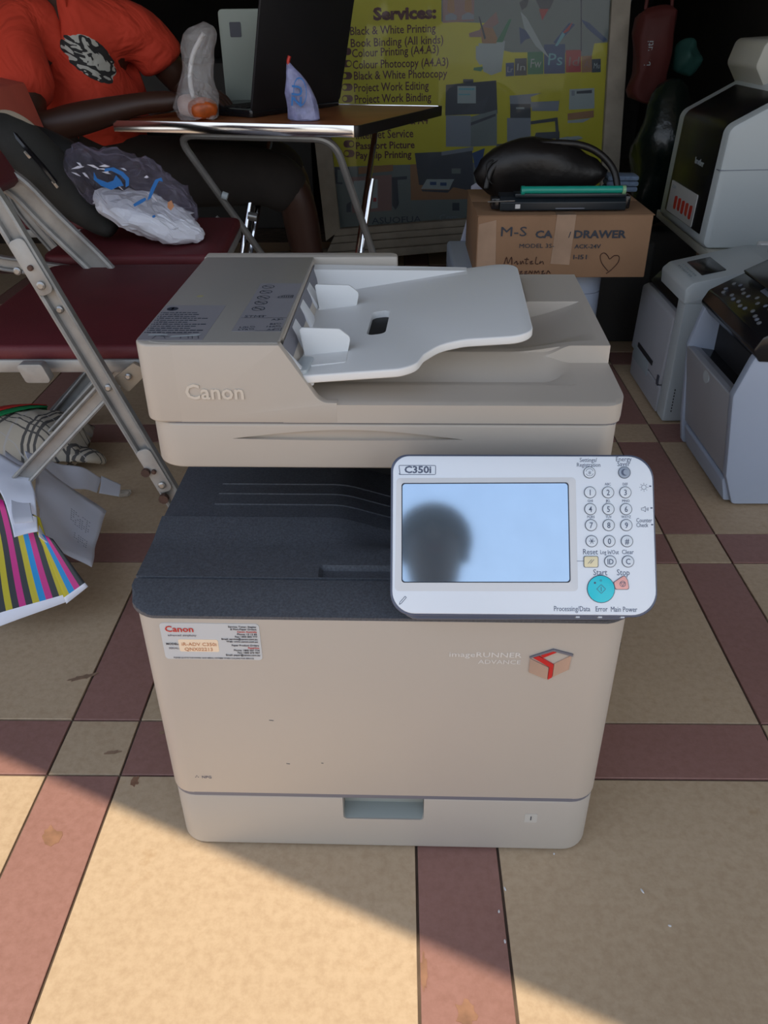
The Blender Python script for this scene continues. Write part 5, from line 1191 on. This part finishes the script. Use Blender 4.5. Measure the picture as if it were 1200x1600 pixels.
p2 = thing('laser_printer', 'narrow white printer with tilted touch panel, standing behind the blue-white one', 'printer', (.655, 1.84, 0))
Q = lambda pts: [(x-.655, z) for x, z in pts]; W2 = .335
bm = bmesh.new(); XZ(bm, Q([(.655, .004), (.655, .297), (.655, .31), (1.0, .31), (1.0, .004)]), 0, .05, [.006, .004, 0, 0, 0], .004); obj('side_cover', bm, M['off_white'], p2)
bm = bmesh.new(); XZ(bm, Q([(.70, .01), (.70, .30), (1.0, .30), (1.0, .01)]), .045, W2-.01, 0); obj('inner_body', bm, M['dark'], p2)
bm = bmesh.new(); XZ(bm, Q([(.650, .080), (.655, .250), (.668, .257), (.70, .257), (.70, .08)]), .052, W2-.004, [.002, .01, .004, 0, 0], .004); fp = obj('front_panel', bm, M['grey_white'], p2)
bm = bmesh.new(); XZ(bm, Q([(.652, .006), (.650, .076), (.70, .076), (.70, .006)]), .052, W2-.02, .004, .004); obj('paper_cassette', bm, M['grey_white'], p2)
bm = bmesh.new(); XZ(bm, Q([(.6485, .100), (.6485, .112), (.652, .112), (.652, .100)]), .13, .27, .001); obj('feed_slot', bm, M['dark'], p2)
bm = bmesh.new(); XZ(bm, Q([(.648, .060), (.648, .098), (.652, .098), (.652, .060)]), .16, .30, .001, .001); obj('feed_flap', bm, M['post_light'], p2)
bm = bmesh.new(); XZ(bm, Q([(.6475, .075), (.6475, .100), (.652, .100), (.652, .075)]), .058, .070, .001); obj('release_latch', bm, M['post_dark'], p2)
bm = bmesh.new(); XZ(bm, Q([(.668, .262), (.70, .296), (1.0, .296), (1.0, .262)]), .05, W2-.01, .002); obj('output_bay', bm, M['black_gloss'], p2)
bm = bmesh.new(); XZ(bm, Q([(.655, .300), (.652, .335), (.668, .350), (.84, .388), (1.0, .388), (1.0, .300)]), -.002, .19, [.004, .012, .02, .01, 0, 0], .004)
for v in bm.verts:
    if v.co.y > .1: v.co.x -= .0; 
cu = obj('control_unit', bm, M['off_white'], p2)
PMt = Matrix((Vector((0, -1, 0)), Vector((.976, 0, .216)), Vector((-.216, 0, .976)))).transposed().to_4x4(); PMt.translation = Vector((.668-.655, .19, .3502))
bm = bmesh.new(); prism(bm, rpoly([(.04, .030), (.155, .030), (.155, .085), (.04, .085)], .003), 'z', -.001, .0015, bev=.0005, mtx=PMt); obj('touch_screen', bm, M['black_gloss'], cu)
bm = bmesh.new()
for i in range(8):
    for j in range(2): prism(bm, rpoly([(.05+i*.013, .006+j*.010), (.058+i*.013, .006+j*.010), (.058+i*.013, .010+j*.010), (.05+i*.013, .010+j*.010)], .001), 'z', 0, .0012, mtx=PMt)
o = obj('panel_print', bm, M['post_light'], cu, smooth=False); o['kind'] = 'stuff'
bm = bmesh.new()
for i in range(8): box(bm, .018, .020, -.0012, .001, .03+i*.008, .034+i*.008); 
o = obj('vent_slots', bm, M['dark'], p2); o['kind'] = 'stuff'

# shelf board + stand + scanner behind
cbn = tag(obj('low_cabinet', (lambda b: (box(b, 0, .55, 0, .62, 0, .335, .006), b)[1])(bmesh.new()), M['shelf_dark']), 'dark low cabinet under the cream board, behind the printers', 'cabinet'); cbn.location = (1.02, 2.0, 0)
brd = tag(obj('cream_board', (lambda b: (prism(b, rpoly([(.775, 1.98), (1.55, 1.98), (1.55, 2.62), (.79, 2.60)], .004), 'z', 0, .022, bev=.002), b)[1])(bmesh.new()), M['cream_plastic']), 'cream board on which the tall black-fronted machine stands', 'board'); brd.location = (0, 0, .336)
bs = thing('desktop_scanner', 'tall white machine with glossy black front, standing on the cream board', 'scanner', (.775, 2.1, .359))
Q = lambda pts: [(x-.775, z-.359) for x, z in pts]
bm = bmesh.new(); XZ(bm, Q([(.766, .360), (.778, .640), (.93, .722), (1.25, .722), (1.25, .360)]), 0, .40, [.02, .03, .02, 0, 0], .012); sb_ = obj('body_shell', bm, M['off_white'], bs)
bm = bmesh.new(); XZ(bm, Q([(.7645, .388), (.7765, .641), (.900, .7080), (.906, .700), (.79, .632), (.776, .388)]), .034, .348, [.006, .03, .004, .004, .03, .004], .004); obj('black_front', bm, mat('black_front_plastic', (.006, .006, .007, 1), .3, spec=.25), bs)
bm = bmesh.new(); XZ(bm, Q([(.93, .69), (.885, .755), (.90, .812), (1.25, .83), (1.25, .69)]), .20, .41, [.01, .02, .02, 0, 0], .006); obj('top_cover', bm, M['cream_plastic'], bs)
bm = bmesh.new(); XZ(bm, Q([(.772, .5455), (.772, .547), (1.25, .553), (1.25, .5515)]), -.0012, .02, 0); obj('side_seam', bm, M['post_mid'], bs)
PMt = Matrix((Vector((0, -1, 0)), Vector((.04, 0, 1)).normalized(), Vector((-1, 0, .04)).normalized())).transposed().to_4x4(); PMt.translation = Vector((.7635-.775, .375, .378-.359))
bm = bmesh.new(); prism(bm, rpoly([(.055, .015), (.280, .015), (.280, .095), (.055, .095)], .004), 'z', 0, .0025, mtx=PMt); obj('instruction_label', bm, mat('label_white', (.50, .50, .50, 1), .5), bs)
bm = bmesh.new()
for i in range(5): prism(bm, rpoly([(.11+i*.033, .030+.004*(i % 2)), (.13+i*.033, .030), (.132+i*.033, .066), (.108+i*.033, .062)], .006), 'z', .0025, .003, mtx=PMt)
obj('label_icons', bm, M['red_ink'], bs, smooth=False)
bm = bmesh.new(); text(bm, 'brother', PMt @ T(.235, .16, .0010), .022, 'CENTER', 1, 0, .0006); text(bm, 'SCAN', PMt @ T(.083, .078, .0026), .012, 'CENTER', 1, 0, .0004); obj('lettering', bm, M['post_light'], bs)['kind'] = 'stuff'
bm = bmesh.new(); text(bm, 'B', T(.925-.775, .198, .775-.359) @ FRONT, .014, 'CENTER', 1, .02, .0006); obj('top_emblem', bm, M['post_mid'], bs)
cbl = thing('white_cables', 'coiled white cables with plug on the cream board, beneath the tall machine', 'cables', (.86, 2.04, .359))
bm = bmesh.new(); tube(bm, smoothpath([(-.03, .01, .006), (0, -.02, .006), (.05, -.025, .012), (.09, 0, .02), (.06, .03, .012), (0, .03, .008), (-.02, 0, .012), (.04, -.03, .02), (.12, -.02, .006)]), .0045, 8); obj('cable', bm, M['cream_plastic'], cbl, smooth='keep')
bm = bmesh.new(); box(bm, .02, .06, -.015, .012, .012, .034, .006); obj('plug', bm, M['lace'], cbl)

# ================================================================= CARDBOARD BOX STACK
p3 = thing('white_printer', 'low white printer on the floor beneath the cardboard box', 'printer', (.14, 2.09, 0))
bm = bmesh.new(); prism(bm, rpoly([(0, 0), (.39, 0), (.39, .34), (0, .34)], [.03, .045, .01, .01]), 'z', .004, .309, bev=.010, seg=3); obj('body_shell', bm, M['blue_white'], p3)
bm = bmesh.new(); prism(bm, rpoly([(-.0008, -.0008), (.3908, -.0008), (.3908, .3408), (-.0008, .3408)], [.03, .045, .01, .01]), 'z', .250, .2512); obj('seam', bm, M['post_mid'], p3)
bm = bmesh.new(); prism(bm, rpoly([(.03, -.003), (.30, -.003), (.30, .003), (.03, .003)], .002), 'z', .05, .20, bev=.001); obj('front_tray', bm, M['grey_white'], p3)
cx = thing('cardboard_box', 'brown cardboard cash drawer box with black lettering, behind the copier', 'box', (.19, 2.03, .3095))
bm = bmesh.new(); box(bm, 0, .422, 0, .34, 0, .149, .003); cbx = obj('carton', bm, M['card'], cx)
bm = bmesh.new(); box(bm, -.002, .4245, -.0008, .168, .1485, .1505, .0006); obj('flap', bm, M['card'], cx)
bm = bmesh.new(); box(bm, -.002, .4245, .172, .341, .1485, .1503, .0006); obj('flap', bm, M['card'], cx)
bm = bmesh.new()
prism(bm, [(.185, .035), (.232, .032), (.236, .150), (.190, .150)], 'y', -.0012, 0); box(bm, .19, .236, -.001, .34, .150, .1512)
prism(bm, [(.003, .02), (.05, .03), (.045, .14), (.003, .13)], 'y', -.0008, 0)
obj('packing_tape', bm, M['card_tape'], cx)
bm = bmesh.new()
def bt(s, x, z, w_, h, b=.0):
    n0 = len(bm.verts); text(bm, s, Matrix(), h/.72, 'LEFT', 1, b, .0004); bm.verts.ensure_lookup_table(); vs = bm.verts[n0:]
    x0 = min(v.co.x for v in vs); x1 = max(v.co.x for v in vs)
    for v in vs: v.co.x = (v.co.x-x0)*w_/(x1-x0)
    bmesh.ops.transform(bm, matrix=T(x, -.0015, z) @ FRONT, verts=vs)
bt('M-S', .058, .102, .062, .023, 0); bt('CA', .142, .098, .042, .017, .03); bt('DRAWER', .236, .097, .126, .018, .03); bt('/', .222, .098, .006, .014, .02)
bt('MODEL 3S-', .105, .074, .085, .010, 0); bt('ACK-24V', .240, .072, .064, .010, .01); bt('I-I51', .240, .046, .033, .011, .01)
obj('printed_lettering', bm, M['ink'], cx, smooth=False)['kind'] = 'stuff'
bm = bmesh.new()
def pen(pts): tube(bm, smoothpath([(x, -.0015, z+.006) for x, z in pts], 4), .0010, 5)
pen([(.070, .026), (.076, .046), (.080, .030), (.088, .046), (.090, .028)]); pen([(.095, .030), (.101, .036), (.103, .028), (.106, .031)]); pen([(.110, .036), (.112, .028), (.116, .036), (.119, .029)])
pen([(.126, .044), (.124, .030), (.129, .030)]); pen([(.120, .040), (.131, .040)]); pen([(.133, .033), (.140, .036), (.135, .029), (.143, .030)]); pen([(.149, .046), (.148, .030), (.156, .029)]); pen([(.160, .036), (.158, .029), (.165, .035), (.168, .028)])
pen([(.090, .022), (.087, .002)]); pen([(.086, .020), (.100, .023)]); pen([(.086, .012), (.096, .014)]); pen([(.101, .004), (.103, .014), (.108, .013)]); pen([(.110, .009), (.117, .011), (.111, .004), (.119, .005)])
pen([(.122, .009), (.129, .011), (.123, .004), (.131, .005)]); pen([(.134, .004), (.136, .012), (.141, .005), (.143, .012)]); pen([(.147, .004), (.149, .012), (.153, .006), (.157, .012), (.160, .005)]); pen([(.164, .009), (.170, .012), (.166, .004), (.175, .006)]); pen([(.178, .004), (.181, .012), (.187, .005)])
pen([(.330, .010), (.312, .030), (.306, .048), (.314, .055), (.324, .048), (.330, .040), (.340, .048), (.352, .046), (.352, .032), (.338, .014), (.326, .004)])
obj('pen_writing', bm, mat('brown_pen', (.05, .015, .010, 1), .6), cx)
# on the box
hb = thing('black_handbag', 'shiny black handbag with arched strap on the cardboard box', 'handbag', (.37, 2.22, .4613))
bm = bmesh.new(); blob(bm, (-.01, .0, .066), (.155, .050, .080), None, 28, 18)
for v in bm.verts: q_ = max(0, v.co.z-.06); v.co.x = v.co.x*(1.10-3.2*q_)-.25*q_
wob(bm, .010, 14, 5); wob(bm, .004, 50, 3)
for v in bm.verts: v.co.z = max(v.co.z, .001)
obj('bag_body', bm, M['black_leather'], hb, smooth='keep')
bm = bmesh.new(); tube(bm, smoothpath([(-.15, -.04, .03), (-.13, -.03, .085), (-.05, -.02, .128), (.05, -.02, .135), (.12, -.02, .118), (.17, -.03, .075), (.185, -.05, .02)]), .0085, 8, .6); obj('strap', bm, M['black_leather'], hb, smooth='keep')
bm = bmesh.new(); tube(bm, smoothpath([(-.135, -.03, .10), (-.15, -.035, .09), (-.147, -.04, .06), (-.135, -.045, .045)]), .0018, 6); obj('cord', bm, M['black_cloth'], hb, smooth='keep')
du = thing('drum_cartridge', 'black toner drum cartridge with green roller on front edge of the cardboard box', 'cartridge', (.30, 2.06, .4613))
bm = bmesh.new(); XZs = [(0, .002), (0, .022), (.012, .034), (.060, .036), (.070, .020), (.070, .002)]
prism(bm, rpoly(XZs, .004), 'x', -.055, .250, bev=.002); 
box(bm, -.02, .248, .0, .04, .033, .042, .002)
obj('housing', bm, mat('navy_black_plastic', (.010, .016, .022, 1), .35), du)
bm = bmesh.new(); lathe(bm, [(.0085, .0), (.0085, .236)], (0, .004, .050), 18, 'x')
obj('green_roller', bm, M['green_drum'], du)
for x in (-.006, .236):
    bm = bmesh.new(); lathe(bm, [(.0105, 0), (.0105, .008)], (x, .004, .049), 14, 'x'); obj('roller_gear', bm, mat('pale_green_gear', (.25, .45, .25, 1), .4) if x > 0 else M['green_drum'], du)
bm = bmesh.new(); box(bm, -.075, -.05, .01, .05, .004, .03, .003); obj('end_cap', bm, M['black_gloss'], du)
bm = bmesh.new(); box(bm, .248, .262, .01, .05, .004, .034, .003); obj('end_cap', bm, M['black_gloss'], du)
bm = bmesh.new(); tube(bm, [(-.085, .0, .024), (-.02, .0, .026)], .0015, 6); obj('metal_pin', bm, M['rivet'], du)
bm = bmesh.new(); prism(bm, rpoly([(-.018, .008), (-.006, .008), (-.006, .018), (-.018, .018)], .001), 'y', -.001, .001); obj('paper_square', bm, M['lace'], du)
bm = bmesh.new(); box(bm, .08, .15, -.001, .004, .007, .009); obj('edge_trim', bm, M['post_mid'], du)
jn = thing('folded_denim', 'small folded pale blue denim behind the cartridge on the cardboard box', 'cloth', (.60, 2.33, .4613))
for i in range(3):
    bm = bmesh.new(); box(bm, -.045, .04, -.03, .03, .001+.014*i, .014+.014*i, .005); wob(bm, .002, 30, i); obj('fold', bm, M['jeans'], jn)
wc = thing('white_cloth', 'white cloth draped down left of the cardboard box, before the poster', 'cloth', (.20, 2.42, 0))
bm = bmesh.new(); g = []
for i in range(15):
    r = []
    for j in range(25):
        a = i/14; t = j/24
        x = -.03+.105*a+ (0.11*(1-t)**2.2)*(.3+a*.8) ; z = .565-.56*t+.0*a+(-.05*(1-a)*(1-t)); z -= .055*(1-a)*(1-t)
        y = .012*math.sin(a*9+t*2)+.01*noise.noise(Vector((a*3, t*4, 1)))+.02*t
        r.append(bm.verts.new((x+.006*math.sin(t*11), y, max(.003, z))))
    g.append(r)
for i in range(14):
    for j in range(24): bm.faces.new((g[i][j], g[i+1][j], g[i+1][j+1], g[i][j+1]))
o = obj('drape', bm, M['cloth_white'], wc, smooth='keep'); md = o.modifiers.new('t', 'SOLIDIFY'); md.thickness = .003
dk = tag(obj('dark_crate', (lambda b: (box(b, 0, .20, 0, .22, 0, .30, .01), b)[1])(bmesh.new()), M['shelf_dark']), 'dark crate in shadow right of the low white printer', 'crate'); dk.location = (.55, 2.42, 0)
# ================================================================= THE PERSON TAKING THE PICTURE (mirrored in the copier's touch screen)
QX = Vector((.06, -.42, 0))
ph = thing('person', 'person standing over the copier, seen only as a dark head mirrored in its touch screen', 'person', QX)
def V_(p): q = Vector(p)-QX; return (q.x, q.y, q.z)
pc_ = [[((.06, -.55, .72), (.14, .11)), ((.06, -.52, .86), (.13, .10)), ((.06, -.44, 1.02), (.15, .11)), ((.06, -.35, 1.09), .06), ((.06, -.29, 1.14), .052), ((.058, -.22, 1.170), (.075, .088)), ((.058, -.205, 1.235), (.078, .092)), ((.058, -.21, 1.285), .045)],
       [((.06, -.44, 1.02), (.15, .11)), ((.24, -.40, 1.05), .058), ((.28, -.36, .82), .044), ((.12, -.16, .83), .030), ((.075, -.115, .845), .024)],
       [((.06, -.44, 1.02), (.15, .11)), ((-.12, -.40, 1.05), .058), ((-.22, -.36, .84), .044), ((-.12, -.16, .83), .030), ((-.075, -.115, .845), .024)],
       [((.06, -.55, .72), (.14, .11)), ((.15, -.55, .66), .09), ((.17, -.50, .36), .06), ((.17, -.60, .07), .036), ((.18, -.48, .035), .032)],
       [((.06, -.55, .72), (.14, .11)), ((-.03, -.55, .66), .09), ((-.05, -.50, .36), .06), ((-.05, -.60, .07), .036), ((-.06, -.48, .035), .032)]]
def fg(h, sgn):
    o = []
    for i in range(4): o.append([(h, .024), ((h[0]-sgn*.012, h[1]+.02, h[2]+.024-.016*i), .010), ((h[0]-sgn*.035, h[1]+.035, h[2]+.024-.016*i), .0085), ((h[0]-sgn*.052, h[1]+.030, h[2]+.022-.015*i), .0075)])
    o.append([(h, .024), ((h[0]-sgn*.01, h[1]-.02, h[2]+.03), .011), ((h[0]-sgn*.03, h[1]-.012, h[2]+.045), .009)])
    return o
pc_ += fg((.075, -.115, .845), 1)+fg((-.075, -.115, .845), -1)
skin('body', [[(V_(c_), r) for c_, r in cc] for cc in pc_], M['shirt_skin'], ph)
skin('shirt', [[(V_(c_), r) for c_, r in cc] for cc in [[((.06, -.55, .70), (.16, .13)), ((.06, -.52, .86), (.15, .12)), ((.06, -.44, 1.02), (.17, .13)), ((.06, -.37, 1.11), (.09, .08))],
     [((.06, -.44, 1.02), (.17, .13)), ((.24, -.40, 1.05), .074), ((.265, -.375, .92), .068)], [((.06, -.44, 1.02), (.17, .13)), ((-.12, -.40, 1.05), .074), ((-.18, -.375, .93), .068)]]], M['post_blue'], ph)
skin('trousers', [[(V_(c_), r) for c_, r in cc] for cc in [[((.06, -.55, .70), (.155, .125)), ((.15, -.55, .64), .105), ((.17, -.50, .36), .078), ((.17, -.59, .10), .06)], [((.06, -.55, .70), (.155, .125)), ((-.03, -.55, .64), .105), ((-.05, -.50, .36), .078), ((-.05, -.59, .10), .06)]]], M['trousers'], ph)
bm = bmesh.new(); ellipsoid(bm, V_((.058, -.218, 1.245)), (.096, .104, .088))
for v in bm.verts:
    if v.co.z < 1.225: v.co.z = 1.225+(v.co.z-1.225)*.3
obj('hair', bm, M['hair'], ph, smooth='keep')
for sgn in (-1, 1):
    bm = bmesh.new(); ellipsoid(bm, V_((.058+.030*sgn, -.134, 1.215)), (.012, .008, .008)); obj('eye', bm, M['hair'], ph, smooth='keep')
    bm = bmesh.new(); ellipsoid(bm, V_((.058+.078*sgn, -.215, 1.202)), (.010, .018, .028)); obj('ear', bm, M['shirt_skin'], ph, smooth='keep')
bm = bmesh.new(); tube(bm, [V_((.058, -.132, 1.217)), V_((.058, -.112, 1.182)), V_((.058, -.128, 1.172))], [.008, .014, .010], 8); obj('nose', bm, M['shirt_skin'], ph, smooth='keep')
bm = bmesh.new(); ellipsoid(bm, V_((.058, -.136, 1.150)), (.024, .010, .008)); obj('mouth', bm, M['red_bag'], ph, smooth='keep')
for x in (.17, -.05):
    bm = bmesh.new(); prism(bm, rpoly([(-.045, -.12), (.045, -.12), (.04, .13), (-.04, .13)], .035), 'z', .002, .05, bev=.012); so = obj('shoe', bm, M['shoe'], ph); so.location = V_((x, -.54, 0))
phn = tag(obj('phone', (lambda b: (prism(b, rpoly([(-.078, -.036), (.078, -.036), (.078, .036), (-.078, .036)], .010), 'z', -.004, .004, bev=.002), b)[1])(bmesh.new()), M['black_gloss']), 'black phone held by the person mirrored in the touch screen', 'phone'); phn.location = (0, -.075, .840); phn.rotation_euler = (PI/2-.55, 0, 0)
